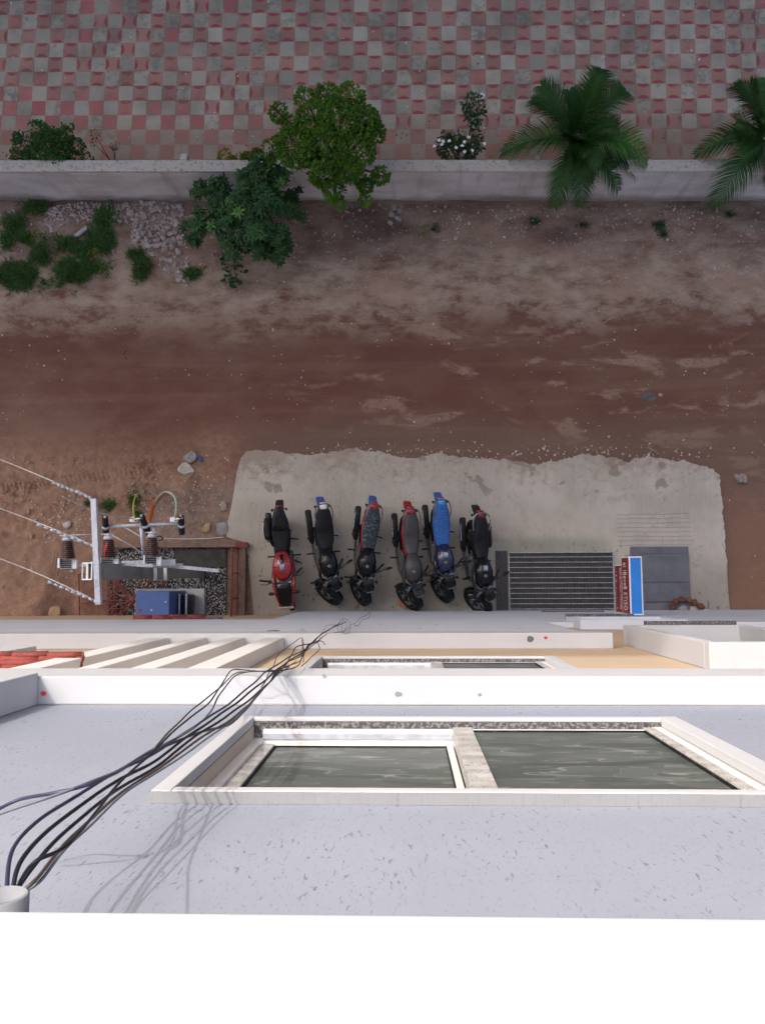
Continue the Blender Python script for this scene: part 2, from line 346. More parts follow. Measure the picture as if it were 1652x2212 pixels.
def concrete_mat():
    b = NB('pad_concrete')
    x, y, z = b.xyz(b.P)
    n1 = b.noise(b.P, .8, 6, .6); n2 = b.noise(b.P, 6, 7, .7); n3 = b.noise(b.mapping(b.P, (14, 1.2, 1)), 1, 4, .6)
    c = b.mix(b.ramp(n1, .35, .65), (.27, .235, .20), (.34, .30, .262))
    c = b.mix(b.ramp(n3, .45, .7, 0, .3), c, (.35, .32, .29))
    damp = b.math('MULTIPLY', b.ramp(b.noise(b.P, 2.2, 3, .5, .4), .60, .63), b.ramp(y, 1.5, 2.0))
    c = b.mix(b.math('MULTIPLY', damp, .7), c, (.15, .125, .105))
    worn = b.ramp(b.math('ADD', y, b.math('MULTIPLY', n2, .5)), 1.0, .1)
    c = b.mix(b.math('MULTIPLY', worn, .45), c, (.13, .115, .10))
    moss = b.math('MULTIPLY', b.ramp(y, 1.0, .75), b.math('MULTIPLY', b.ramp(x, 1.7, 2.0), b.ramp(x, 4.3, 4.0)))
    c = b.mix(b.math('MULTIPLY', moss, .4), c, (.11, .12, .085))
    c = b.mix(b.ramp(n2, .58, .72, 0, .4), c, (.15, .125, .105))
    c = b.mix(b.ramp(b.vor(b.P, 9), .06, .03, 0, .5), c, (.12, .10, .09))
    # scored non-slip lines by the step
    ln = b.ramp(b.math('ABSOLUTE', b.math('SUBTRACT', b.math('FRACT', b.math('MULTIPLY', b.math('ADD', y, b.math('MULTIPLY', b.math('SUBTRACT', n1, .5), .12)), 11.0)), .5)), .40, .46)
    box = b.math('MULTIPLY', b.math('MULTIPLY', b.ramp(y, .66, .69), b.ramp(y, 1.42, 1.38)), b.math('MULTIPLY', b.ramp(x, 4.3, 4.35), b.ramp(x, 5.85, 5.8)))
    g = b.math('MULTIPLY', ln, box)
    c = b.mix(b.math('MULTIPLY', g, .6), c, (.13, .11, .09))
    soil = b.math('MULTIPLY', b.ramp(b.math('ADD', y, b.math('MULTIPLY', b.math('SUBTRACT', n2, .5), 2.2)), 1.9, 2.7), b.ramp(n1, .40, .56))
    c = b.mix(b.math('MULTIPLY', soil, .65), c, (.17, .115, .085))
    drip = b.math('MULTIPLY', b.ramp(b.noise(b.mapping(b.P, (11, 5, 1)), 1, 4, .6, .4), .62, .67), b.ramp(y, 1.3, .4))
    c = b.mix(b.math('MULTIPLY', drip, .6), c, (.05, .045, .04))
    crk = b.ramp(b.math('ABSOLUTE', b.math('SUBTRACT', b.noise(b.P, .55, 6, .62, .5), .5)), 0, .0035, 1, 0)
    c = b.mix(b.math('MULTIPLY', crk, .45), c, (.10, .085, .07))
    c = b.mix(1.0, c, (1.62, 1.69, 1.68), 'MULTIPLY')
    b.col(c).rough(.9).bump(b.math('SUBTRACT', n2, g), .35, .012)
    b.set(Specular_IOR_Level=.2)
concrete_mat()
def slate():
    b = NB('slate_paving')
    n1 = b.noise(b.P, 3, 7, .65); st = b.noise(b.mapping(b.P, (9, 1.4, 1)), 1, 5, .7)
    c = b.mix(b.ramp(n1, .3, .7), (.085, .09, .11), (.125, .13, .15))
    c = b.mix(b.ramp(st, .60, .72, 0, .35), c, (.24, .23, .25))
    c = b.mix(1.0, c, (1.3, 1.3, 1.3), 'MULTIPLY')
    b.col(c).rough(.7).bump(n1, .3, .006)
slate()
def plaza_wall():
    b = NB('wall_plaster')
    x, y, z = b.xyz(b.P)
    n1 = b.noise(b.mapping(b.P, (.5, .5, 1.3)), 1.5, 6, .6); n2 = b.noise(b.P, 9, 7, .7)
    c = b.mix(b.ramp(n1, .35, .65), (.25, .24, .245), (.34, .335, .35))
    st = b.noise(b.mapping(b.P, (3.5, 1, .35)), 1, 6, .65)
    c = b.mix(b.ramp(st, .5, .7, 0, .45), c, (.13, .125, .12))
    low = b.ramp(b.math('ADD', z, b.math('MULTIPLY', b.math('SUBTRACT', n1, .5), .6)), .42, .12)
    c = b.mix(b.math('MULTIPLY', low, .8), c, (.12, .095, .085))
    c = b.mix(b.ramp(n2, .6, .75, 0, .5), c, (.11, .10, .095))
    c = b.mix(1.0, c, (2.1, 2.12, 2.08), 'MULTIPLY')
    b.col(c).rough(.92).bump(n2, .35, .01)
    b = NB('wall_cap')
    n1 = b.noise(b.P, 3, 7, .7); n2 = b.noise(b.P, 14, 6, .7)
    c = b.mix(b.ramp(n2, .30, .52), (.17, .165, .15), (.36, .345, .31))
    c = b.mix(b.ramp(n1, .5, .66, 0, .8), c, (.40, .385, .35)); c = b.mix(1.0, c, (1.4, 1.4, 1.4), 'MULTIPLY')
    b.col(c).rough(.92).bump(n2, .35, .01)
plaza_wall()
def leaf_mat(name, c1, c2, young=None, trans=.25, rough=.5):
    b = NB(name)
    c1 = tuple(v*1.2 for v in c1); c2 = tuple(v*1.2 for v in c2)
    oi = b.n('ShaderNodeAttribute', attribute_name='shade')
    c = b.mix(oi.outputs['Fac'], c1, c2)
    if young:
        c = b.mix(b.ramp(oi.outputs['Fac'], .86, 1.0), c, young)
    c = b.mix(b.ramp(b.noise(b.P, 30, 3), .4, .7, .0, .3), c, tuple(v*.5 for v in c1))
    b.col(c).rough(rough); b.set(Specular_IOR_Level=.3)
    tr = b.n('ShaderNodeBsdfTranslucent'); b.L(c, tr.inputs[0])
    mx = b.n('ShaderNodeMixShader'); mx.inputs[0].default_value = trans
    b.t.links.new(b.b.outputs[0], mx.inputs[1]); b.t.links.new(tr.outputs[0], mx.inputs[2]); b.t.links.new(mx.outputs[0], b.o.inputs[0])
leaf_mat('leaf_lime', (.035, .10, .012), (.13, .27, .02), (.27, .33, .025), .3)
leaf_mat('leaf_dark', (.012, .045, .014), (.045, .125, .032), (.11, .24, .05), .15, .35)
leaf_mat('leaf_bush', (.02, .065, .014), (.07, .17, .03), (.09, .2, .05), .2)
leaf_mat('leaf_yellow', (.07, .12, .01), (.22, .26, .02), (.36, .36, .03), .3)
leaf_mat('leaf_palm', (.012, .045, .012), (.05, .15, .02), (.12, .30, .03), .2, .4)
leaf_mat('grass_blade', (.03, .07, .02), (.10, .20, .05), (.14, .25, .06), .2, .7)
def gravel_mat():
    b = NB('gravel')
    v = b.vor(b.P, 32, out='Distance'); cl = b.vor(b.P, 32, out='Color')
    f = b.xyz(cl)[0]
    c = b.mix(b.ramp(f, .15, .65), (.05, .047, .05), (.50, .49, .49))
    c = b.mix(b.ramp(v, .40, .58), c, (.03, .028, .028))
    b.col(c).rough(.9).bump(b.math('SUBTRACT', 1.0, v), 1.0, .03)
gravel_mat()
def camo():
    b = NB('patterned_seat')
    f = b.noise(b.mapping(b.P, (16, 34, 16)), 1, 5, .7, 1.0)
    b.col(b.mix(b.ramp(f, .52, .60), (.012, .018, .03), (.12, .19, .21))).rough(.6).bump(f, .3, .01)
    b = NB('blue_fleece_seat')
    f = b.noise(b.P, 55, 4, .7)
    b.col(b.mix(b.ramp(f, .4, .6), (.015, .07, .26), (.06, .20, .55))).rough(.95).bump(f, 1.0, .02)
    b = NB('tank_sticker')
    f = b.noise(b.mapping(b.P, (70, 70, 70)), 1, 2, .6, 1.5)
    b.col(b.mix(b.ramp(f, .46, .52), (.55, .60, .72), (.14, .18, .32))).rough(.4)
camo()

# ---------------------------------------------------------------- mesh helpers
class MB:
    def __init__(s): s.v = []; s.f = []; s.sm = []; s.at = []
    def add(s, vs_, fs, smooth=False, M=None, shade=None):
        o = len(s.v)
        for p in vs_:
            p = Vector(p); s.v.append(tuple(M @ p if M is not None else p))
        for f in fs: s.f.append(tuple(o+i for i in f)); s.sm.append(smooth)
        if shade is not None: s.at += [shade]*len(vs_)
    def box(s, x0, x1, y0, y1, z0, z1, M=None):
        v = [(x, y, z) for z in (z0, z1) for y in (y0, y1) for x in (x0, x1)]
        s.add(v, [(0, 2, 3, 1), (4, 5, 7, 6), (0, 1, 5, 4), (2, 6, 7, 3), (0, 4, 6, 2), (1, 3, 7, 5)], M=M)
    def tube(s, pts, r, n=8, cap=True, M=None, smooth=True):
        pts = [Vector(p) for p in pts]; k = len(pts)
        rs = r if isinstance(r, (list, tuple)) else [r]*k
        V = []; up = None
        for i, p in enumerate(pts):
            t = (pts[min(i+1, k-1)]-pts[max(i-1, 0)])
            if t.length < 1e-9: t = Vector((0, 0, 1))
            t.normalize()
            if up is None:
                up = t.orthogonal().normalized()
            up = (up - t*up.dot(t))
            if up.length < 1e-6: up = t.orthogonal()
            up.normalize(); side = t.cross(up)
            for j in range(n):
                a = 2*math.pi*j/n; V.append(p+(up*math.cos(a)+side*math.sin(a))*rs[i])
        Fs = []
        for i in range(k-1):
            for j in range(n):
                a = i*n+j; b_ = i*n+(j+1) % n; Fs.append((a, b_, b_+n, a+n))
        if cap: Fs.append(tuple(range(n-1, -1, -1))); Fs.append(tuple((k-1)*n+j for j in range(n)))
        s.add(V, Fs, smooth, M)
    def lathe(s, prof, axis='X', c=(0, 0, 0), n=24, M=None, smooth=True, closed=False):
        V = []; k = len(prof)      # prof: (radius, along)
        for r, a in prof:
            for j in range(n):
                t = 2*math.pi*j/n; q = (r*math.cos(t), r*math.sin(t))
                p = {'X': (a, q[0], q[1]), 'Y': (q[0], a, q[1]), 'Z': (q[0], q[1], a)}[axis]
                V.append((p[0]+c[0], p[1]+c[1], p[2]+c[2]))
        Fs = []
        for i in range(k if closed else k-1):
            for j in range(n):
                a = i*n+j; b_ = i*n+(j+1) % n; i2 = (i+1) % k
                Fs.append((a, b_, i2*n+(j+1) % n, i2*n+j))
        if not closed:
            Fs.append(tuple(range(n))); Fs.append(tuple((k-1)*n+j for j in range(n)))
        s.add(V, Fs, smooth, M)
    def loft(s, rings, n=16, M=None, e=2.6, smooth=True):   # ring: (y, zc, hw, hh[, xc])
        V = []
        for rg in rings:
            y, zc, hw, hh = rg[:4]; xc = rg[4] if len(rg) > 4 else 0
            for j in range(n):
                t = 2*math.pi*(j+.5)/n; c_, s_ = math.cos(t), math.sin(t)
                V.append((xc+hw*math.copysign(abs(c_)**(2/e), c_), y, zc+hh*math.copysign(abs(s_)**(2/e), s_)))
        k = len(rings); Fs = []
        for i in range(k-1):
            for j in range(n):
                a = i*n+j; b_ = i*n+(j+1) % n; Fs.append((a, a+n, b_+n, b_))
        Fs.append(tuple(range(n))); Fs.append(tuple((k-1)*n+j for j in range(n-1, -1, -1)))
        s.add(V, Fs, smooth, M)
    def build(s, name, mat, parent=None, bevel=0.0, sub=0, loc=None):
        me = bpy.data.meshes.new(name); me.from_pydata(s.v, [], s.f); me.update()
        me.polygons.foreach_set('use_smooth', s.sm)
        if s.at:
            a = me.attributes.new('shade', 'FLOAT', 'POINT'); a.data.foreach_set('value', s.at)
        ms = mat if isinstance(mat, list) else [mat]
        for m in ms: me.materials.append(MATS[m])
        bm = bmesh.new(); bm.from_mesh(me); bmesh.ops.recalc_face_normals(bm, faces=bm.faces) if not s.at else None
        bm.to_mesh(me); bm.free()
        o = bpy.data.objects.new(name, me); C.objects.link(o)
        if parent: o.parent = parent
        if loc: o.location = loc
        if bevel:
            md = o.modifiers.new('bevel', 'BEVEL'); md.width = bevel; md.segments = 2; md.limit_method = 'ANGLE'
        if sub:
            md = o.modifiers.new('sub', 'SUBSURF'); md.levels = sub; md.render_levels = sub
        return o
def bx(name, mat, x0, x1, y0, y1, z0, z1, parent=None, bevel=0.0):
    m = MB(); m.box(min(x0, x1), max(x0, x1), min(y0, y1), max(y0, y1), min(z0, z1), max(z0, z1)); return m.build(name, mat, parent, bevel)
def tag(o, label=None, cat=None, group=None, kind=None):
    if label: o['label'] = label
    if cat: o['category'] = cat
    if group: o['group'] = group
    if kind: o['kind'] = kind
    return o
def empty(name, loc=(0, 0, 0), rz=0.0):
    o = bpy.data.objects.new(name, None); C.objects.link(o); o.location = loc; o.rotation_euler = (0, 0, rz); o.empty_display_size = .2; return o
def smooth_path(pts, n=6):
    P = [Vector(p) for p in pts]; out = []
    for i in range(len(P)-1):
        p0 = P[max(i-1, 0)]; p1 = P[i]; p2 = P[i+1]; p3 = P[min(i+2, len(P)-1)]
        for k in range(n):
            t = k/n
            out.append(.5*((2*p1)+(p2-p0)*t+(2*p0-5*p1+4*p2-p3)*t*t+(3*p1-p0-3*p2+p3)*t**3))
    out.append(P[-1]); return out

# ================================================================ THE SETTING
def hgt(x, y):
    """height of the bare earth"""
    h = .018*noise.noise((x*.9, y*.9, 0))+.008*noise.noise((x*4, y*4, 3))
    bank = min(1, max(0, (y-5.3)/1.4)); bank = bank*bank*(3-2*bank)
    if y < 8.8: h += bank*(.10+.06*noise.noise((x*1.3, y*1.6, 5))+.03*noise.noise((x*5, y*5, 9)))
    # dug heap with wheel ruts at lower left
    mx = min(1, max(0, (-3.6-x)/1.2)); my = min(1, max(0, (2.9-y)/.9)); m = mx*my
    if m > 0:
        rut = math.sin((x*.55+y*1.0)*15+2.2*noise.noise((x*1.1, y*1.1, 2)))*.5+.5
        tread = (math.sin((x*.9-y*.5)*48) > .1)*.012
        edge = min(1, max(0, (y-1.5)/.6))
        h += m*(.09*noise.noise((x*1.6, y*1.6, 8))+.05*noise.noise((x*5, y*6, 4))+edge*(.075*rut+1.5*tread*max(0, noise.noise((x*.8, y*1.2, 6))+.1)))
    # soil banked against the building at far left
    b1 = min(1, max(0, (-5.4-x)/2.2)); b2 = min(1, max(0, (.7-y)/1.4))
    h += .5*b1*b2*b1
    flat = 0.0
    for (x0, x1, y0, y1) in ((-4.1, 7.2, -9, 2.9), (-7.0, -2.6, -9, .85)):
        dx = max(x0-x, x-x1, 0); dy = max(y0-y, y-y1, 0); flat = max(flat, 1-min(1, math.hypot(dx, dy)/.5))
    return h*(1-flat)-.012*flat
def axis_pts(a, b_, step, far):
    c = list(np.arange(a, b_+1e-6, step)); ext = []
    d = step; p = b_
    hi = []
    while p < far: d *= 1.5; p += d; hi.append(p)
    d = step; p = a; lo = []
    while p > -far: d *= 1.5; p -= d; lo.append(p)
    return lo[::-1]+c+hi
xs = axis_pts(-10.2, 8.6, .06, 400); ys = axis_pts(-1.4, 8.8, .06, 400)
V = []; 
for y in ys:
    for x in xs:
        inb = -12 < x < 10 and -3 < y < 10
        V.append((x, y, hgt(x, y) if inb else -.02))
nx = len(xs); Fc = [(j*nx+i, j*nx+i+1, (j+1)*nx+i+1, (j+1)*nx+i) for j in range(len(ys)-1) for i in range(nx-1)]
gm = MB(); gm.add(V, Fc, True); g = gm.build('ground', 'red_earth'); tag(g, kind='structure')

# plaza paving behind the boundary wall
ms = Matrix.Rotation(WALL_A, 4, 'Z')
pz = MB()
T0l = ms.inverted() @ T0
pz.add([(-40, 8.75+.2-T0l.y, 0), (40, 8.95-T0l.y, 0), (40, 60, 0), (-40, 60, 0)], [(0, 1, 2, 3)])
po = pz.build('plaza_paving', 'checker_tiles'); tag(po, kind='structure')
po.rotation_euler = (0, 0, WALL_A)
# phase: tile corner sits at T0 (object origin) and object space counts rows from 28 up
po.location = ms @ Vector((T0l.x+.0, T0l.y-TY*34.0+0.0, .03))
for v in po.data.vertices: v.co.y += TY*34.0
# concrete apron
pe = [(500, 1096), (492, 1130), (489, 1160), (530, 1172), (536, 1200), (545, 1290), (552, 1345), (1580, 1345), (1575, 1318), (1571, 1275), (1568, 1215), (1566, 1183), (1560, 1110), (1558, 1075), (1555, 1049), (1550, 1030), (1542, 1016), (1525, 1008), (1505, 1003), (1475, 998), (1451, 996), (1420, 989), (1396, 987), (1370, 993), (1349, 997), (1325, 990), (1305, 985), (1280, 983), (1250, 983), (1230, 988), (1214, 994), (1180, 998), (1141, 1003), (1120, 998), (1097, 992), (1070, 991), (1050, 990), (1020, 990), (1000, 988), (970, 983), (940, 978), (905, 988), (880, 990), (850, 985), (825, 978), (800, 975), (775, 969), (750, 968), (735, 975), (700, 978), (670, 985), (640, 980), (600, 975), (560, 972), (532, 976), (521, 990), (512, 1020), (508, 1050)]
top = []
for i, p in enumerate(pe):
    q = pe[(i+1) % len(pe)]; a = G(*p); b_ = G(*q); k = max(1, int((b_-a).length/.03))
    for t in range(k):
        r = a.lerp(b_, t/k)
        if r.y > .3 and r.x > -3.2: r += Vector((noise.noise((r.x*6, r.y*6, 1))*.05, noise.noise((r.x*6, r.y*6, 7))*.05, 0))+Vector((noise.noise((r.x*23, r.y*23, 4))*.03, noise.noise((r.x*23, r.y*23, 9))*.045, 0))
        top.append((r.x, r.y, .035))
N = len(top); pm = MB()
pm.add(top+[(x+0, y+0, -.1) for x, y, z in top], [tuple(range(N))]+[(i, (i+1) % N, N+(i+1) % N, N+i) for i in range(N)])
pad = pm.build('concrete_pavement', 'pad_concrete'); tag(pad, kind='structure')

# ---------------------------------------------------------------- boundary wall
wl = empty('boundary_wall', (0, 0, 0), WALL_A); tag(wl, 'low plastered boundary wall between the chequered plaza and the earth road', 'wall')
wf = (ms.inverted() @ G(0, 437)).y
bx('wall_face', 'wall_plaster', -40, 40, wf, wf+.20, -.2, 1.27, wl)
cm = MB(); cm.box(-40, 40, wf-.02, wf+.22, 1.27, 1.335)
pc = ms.inverted() @ G(395, 352, 1.33); cm.box(pc.x-.06, pc.x+.08, wf+.22, wf+.36, 1.18, 1.34)
pc = ms.inverted() @ G(1160, 350, 1.33); cm.box(pc.x-.05, pc.x+.05, wf+.22, wf+.33, 1.18, 1.34)
cm.build('cap', 'wall_cap', wl, .012)

# ---------------------------------------------------------------- the apartment building below the camera
bd = empty('apartment_building', (0, -.68, 0)); tag(bd, 'white, ochre and blue grey apartment building seen straight down its front from the roof', 'building')
BI = Vector((0, .68, 0))
def bp(name, mat, x0, x1, y0, y1, z0, z1, bevel=0.0, par=None):     # y given in world, moved into the building's frame
    return bx(name, mat, x0, x1, y0+.68, y1+.68, z0, z1, par or bd, bevel)
zL1 = HC-4.29; zL2 = HC-7.81
YW = -.68
W1 = dict(x0=-.735, x1=1.18, z0=HC-3.70, z1=HC-2.463)
W2 = dict(x0=-.735, x1=1.165, z0=HC-6.66, z1=HC-5.42)
def wall_with_hole(name, mat, xa, xb, za, zb, W):
    m = MB()
    m.box(xa, W['x0'], 0-.25, 0, za, zb); m.box(W['x1'], xb, -.25, 0, za, zb)
    m.box(W['x0'], W['x1'], -.25, 0, za, W['z0']-.03); m.box(W['x0'], W['x1'], -.25, 0, W['z1'], zb)
    return m.build(name, mat, bd)
wall_with_hole('upper_wall', 'paint_blue_grey', -9, 9, zL1, 15.065, W1)
wall_with_hole('middle_wall', 'paint_ochre', -9, 9, zL2-.6, zL1, W2)
bp('lower_wall', 'paint_ochre', -12, 9, -.93, -.682, -.2, zL2-.6)
bp('roof_slab', 'plaster_raw', -9, 9, -9, -.935, 14.7, 14.94)
bp('parapet_coping', 'paint_coping', -9, 9, -1.6, -.379, 15.086, 15.10, .004)
bp('rear_block', 'plaster_raw', -9, 9, -9, -.935, -.2, 14.69)

def window(W, d_trim, extra):
    fr = empty('window', (0, 0, 0)); fr.parent = bd
    x0, x1, z0, z1 = W['x0'], W['x1'], W['z0'], W['z1']
    t = .062; yo = d_trim
    m = MB()      # raised plaster surround standing 4 cm proud of the wall
    m.box(x0-t, x0, .0, yo, z0-.04, z1+.045); m.box(x1, x1+t+.02, 0, yo, z0-.04, z1+.045)
    m.box(x0, x1, 0, yo-.001, z1, z1+.045); m.box(x0, x1, .020, yo-.001, z0-.04, z0+.002)
    m.build('surround', 'paint_white', fr, .004)
    bx('surround_top', 'plaster_raw', x0-t, x1+t+.02, .001, yo-.004, z1+.0455, z1+.053, fr)
    bx('left_reveal', 'paint_reveal', x0-.01, x0+.004, -.13, -.001, z0-.02, z1, fr)
    bx('right_reveal', 'paint_reveal', x1-.004, x1+.01, -.13, -.001, z0-.02, z1, fr)
    bx('sill', 'granite', x0, x1, -.14, .0195, z0-.03, z0, fr, .003)
    yr = -.001; yl = -.075    # right sash forward, left sash behind
    xm0, xm1 = extra
    f = MB()      # outer frame
    f.box(x0+.004, x0+.05, -.13, yl+.02, z0, z1); f.box(x1-.042, x1-.004, -.13, yr+.0, z0, z1)
    f.box(x0+.05, x1-.042, -.13, yr-.012, z0, z0+.022); f.box(x0+.05, x1-.042, -.13, yr-.012, z1-.04, z1)
    f.box(x0+.05, xm0, yl+.018, yr-.013, z0+.0225, z0+.03)
    fo = f.build('outer_frame', 'white_pvc', fr, .003)
    bx('track', 'galvanised', x0+.051, xm0-.001, yl+.019, yr-.030, z0+.0301, z0+.0315, fr)
    bx('sash_rail', 'white_pvc', xm1-.001, x1-.043, yr-.03, yr-.008, z0+.023, z0+.045, fr); bx('sash_rail', 'white_pvc', xm1-.001, x1-.043, yr-.03, yr-.008, z1-.075, z1-.041, fr)
    bx('mullion', 'taped_frame', xm0, xm1, yr-.06, yr, z0+.022, z1-.04, fr, .003)
    bx('taped_stile', 'taped_frame', x1-.09, x1-.044, yr-.035, yr+.002, z0+.023, z1-.042, fr, .003)
    l = MB()
    l.box(x0+.052, xm0+.03, yl-.03, yl, z0+.023, z0+.055); l.box(x0+.052, xm0+.03, yl-.03, yl, z1-.075, z1-.041)
    l.box(xm0-.03, xm0-.001, yl-.03, yl+.001, z0+.055, z1-.075)
    l.build('left_sash', 'white_pvc', fr, .002)
    bx('taped_stile', 'taped_frame', x0+.052, x0+.112, yl-.03, yl+.003, z0+.055, z1-.075, fr, .003)
    bx('pane', 'filmed_glass', x0+.112, xm0-.03, yl-.025, yl-.012, z0+.055, z1-.075, fr)
    bx('pane', 'filmed_glass', xm1, x1-.09, yr-.027, yr-.016, z0+.045, z1-.075, fr)
    g_ = MB()     # dark rubber seal
    g_.box(xm0-.036, xm0-.0305, yl-.012, yl-.004, z0+.055, z1-.075); g_.box(x0+.1125, xm0-.031, yl-.0119, yl-.006, z0+.0555, z0+.062)
    g_.box(x0+.1125, x0+.119, yl-.0118, yl-.004, z0+.063, z1-.075)
    g_.box(xm1+.0005, x1-.0905, yr-.0158, yr-.009, z0+.0455, z0+.054); g_.box(x1-.099, x1-.0908, yr-.0157, yr-.006, z0+.055, z1-.075)
    g_.build('seal', 'rubber', fr)
    return fr
w1 = window(W1, .04, (.206, .296)); tag(w1, 'large upper window with peeling film on its grey green panes')
w2 = window(W2, .04, (.19, .285)); tag(w2, 'window of the floor below, half hidden behind the white ledge')

# ledges (projecting floor slabs)
def rough_ledge(name, xa, xb, d_e, ztop, thick, mat='paint_white'):
    return bp(name, mat, xa, xb, YW+.001, -d_e, ztop-thick, ztop, .01)
rough_ledge('ledge', -9, 9, .521, zL1, .40)
lx0 = F(640, 1368, .519).x; lx1 = F(1327, 1368, .519).x
rough_ledge('ledge', -9, lx1, .519, zL2, .32)
# bay face below the second ledge and stepped plinth faces down to the street
bxl = F(1146, 1346, .56).x
bp('bay_wall', 'paint_lower', -9, bxl+.2, YW+.001, -.545, 4.75, zL2-.36)
bp('bay_wall', 'paint_lower', F(551, 1348, .60).x, 9, YW+.001, -.60, -.2, 4.70, .006)
bp('string_course', 'paint_lower', F(551, 1348, .60).x+.05, 9, -.601, -.615, 2.2, 2.32)
bp('string_course', 'paint_lower', F(551, 1348, .60).x+.02, 9, -.601, -.612, 4.5, 4.69)
bp('shadow_line_strip', 'cable_navy', -3.5, 1.2, -.5455, -.551, zL2-.40, zL2-.365)  # navy strip painting the shadow line under the second ledge
# vertical fins at the left, from upper ledge down to the lower one
def fin_x(zx):   # front edge measured at the upper ledge's lower edge
    return F(zx, 1450, .56).x
for a, b_ in ((-10, 57), (142, 187), (260, 317), (387, 452)):
    bp('fin', 'paint_fin', fin_x(a), fin_x(b_), YW+.001, -.56, zL2, zL1-.40, .006)
# tall fin at far left standing on the upper ledge
fx = F(80, 1462, .521).x
bp('fin', 'paint_white', fx-.16, fx, YW+.001, -.50, zL1, 14.94, .008)
# projecting window boxes
def hood_box(xl, xr, yw, yf, yb, slot=None, mat='paint_lower', left=True):
    """xl/xr front corner columns, yw wall row, yf front row, yb row of the lower front corner (photo rows)"""
    cc = (xl if left else xr)
    a = F(cc, yw, .68); zt = a.z
    ft = G(cc, yf, zt); df = -ft.y
    zb = F(cc, yb, df).z
    x0 = G(xl, yf, zt).x; x1 = G(xr, yf, zt).x
    grp = empty('window_box', (0, 0, 0)); grp.parent = bd
    m = MB(); T = .10
    m.box(x0, x1, .001, .68-df, zt-T, zt); m.box(x0, x1, .001, .68-df, zb, zb+T)
    m.box(x0, x0+T, .001, .679-df, zb+T, zt-T); m.box(x1-T, x1, .001, .679-df, zb+T, zt-T)
    m.build('box_frame', mat, grp, .008)
    bx('pane', 'filmed_glass', x0+T, x1-T, .005, .02, zb+T, zt-T, grp)
    bx('sill', 'granite', x0-.02 if slot is None else slot[0], x1 if slot is None else slot[1], .03, .72-df, zb-.045, zb-.003, grp)
    return zt, df, zb, x0, x1
hood_box(1253, 1485, 1361, 1339, 1332, slot=(F(1240, 1336, .54).x, F(1396, 1336, .54).x))
hood_box(1531, 1900, 1449, 1388, 1350, slot=(F(1380, 1354, .5).x, F(1575, 1354, .5).x), mat='paint_white')
hood_box(1190, 1330, 1336, 1328, 1324)
hood_box(194, 419, 1361, 1350, 1338, slot=(F(290, 1345, .55).x, F(400, 1345, .55).x), left=False)
hood_box(-60, 243, 1391, 1376, 1357, slot=(F(88, 1366, .55).x, F(236, 1366, .55).x), left=False)
bp('fin', 'paint_white', -3.62, -3.27, YW+.001, -.555, 9.25, zL1-.401, .008)
# small red tiled canopy at the left
def canopy(xa, xb, z0_, d0_, drop, run, n_):
    m = MB(); r = random.Random(3)
    for k in range(n_):
        t = k/(n_-1); y = .02+run*t; z = z0_-drop*t; x = xa
        while x < xb:
            L_ = r.uniform(.22, .36); m.tube([(x, y+r.uniform(-.006, .006), z), (min(xb, x+L_), y+r.uniform(-.006, .006), z-.006)], .026, 7); x += L_+.004
    return m.build('tiled_canopy', 'tile_roof', bd)
canopy(-5.2, -2.42, 10.32, 0, .06, .12, 5)
canopy(F(325, 1332, .6).x, F(470, 1332, .6).x, 3.42, 0, .05, .10, 4)
# damage marks and paint spots on the faces
def blot(name, mat, c, nrm, rx, rz, seed):
    m = MB(); k = 22; r = random.Random(seed); V_ = []
    for ring, s in ((0, 0), (1, .55), (2, 1)):
        for j in range(k):
            a = 2*math.pi*j/k; q = s*(1+.3*noise.noise((math.cos(a)*1.7, math.sin(a)*1.7, seed)))
            V_.append((c[0]+rx*q*math.cos(a), (c[1]+.68)+(0 if nrm == 'Y' else rz*q*math.sin(a)), c[2]+(rz*q*math.sin(a) if nrm == 'Y' else 0)))
    Fs = []
    for i in range(2):
        for j in range(k): Fs.append((i*k+j, i*k+(j+1) % k, (i+1)*k+(j+1) % k, (i+1)*k+j))
    m.add(V_, Fs); return m.build(name, mat, bd)
p = F(100, 1518, .499); blot('paint_spot', 'red_mark', (G(94, 1498, zL1).x, G(94, 1498, zL1).y, zL1+.003), 'Z', .016, .012, 3)
for (px_, py_, r1, r2, sd, mt) in ((1178, 1378, .018, .016, 4, 'red_mark'), (1145, 1381, .035, .03, 5, 'dark_stain')):
    q = G(px_, py_, zL2); blot('paint_spot' if mt == 'red_mark' else 'stain', mt, (q.x, q.y, zL2+.003), 'Z', r1, r2, sd)
for (px_, py_, r1, r2, sd) in ((1036, 1501, .012, .008, 6), (860, 1500, .02, .014, 9), (700, 1460, .01, .01, 10)):
    q = G(px_, py_, zL1); blot('stain', 'plaster_raw', (q.x, q.y, zL1+.003), 'Z', r1, r2, sd)
q = F(589, 1364, .545); blot('stain', 'dark_stain', (q.x, -.542, q.z), 'Y', .075, .16, 12)
for k_, (px_, py_) in enumerate(((653, 1359), (650, 1362), (657, 1363), (942, 1350), (906, 1359), (1120, 1358), (820, 1349))):
    q = F(px_, py_, .545); blot('stain', 'dark_stain', (q.x, -.542, q.z), 'Y', .013, .045, 20+k_)

# unseen block added and sized to throw shade over the street (it stands behind the frame's upper edge)
tb = empty('added_shade_block', (-6, 15.0, 0)); tag(tb, 'added unseen block that shades the street, beyond the upper edge of the photo', 'building')
bx('wall', 'added_block_paint', -21, 21, .2, 9, 0, 24.0, tb)
for k_ in range(7):
    bx('window_band', 'added_block_glass', -20, 20, .12, .199, 1.2+3*k_, 2.6+3*k_, tb)
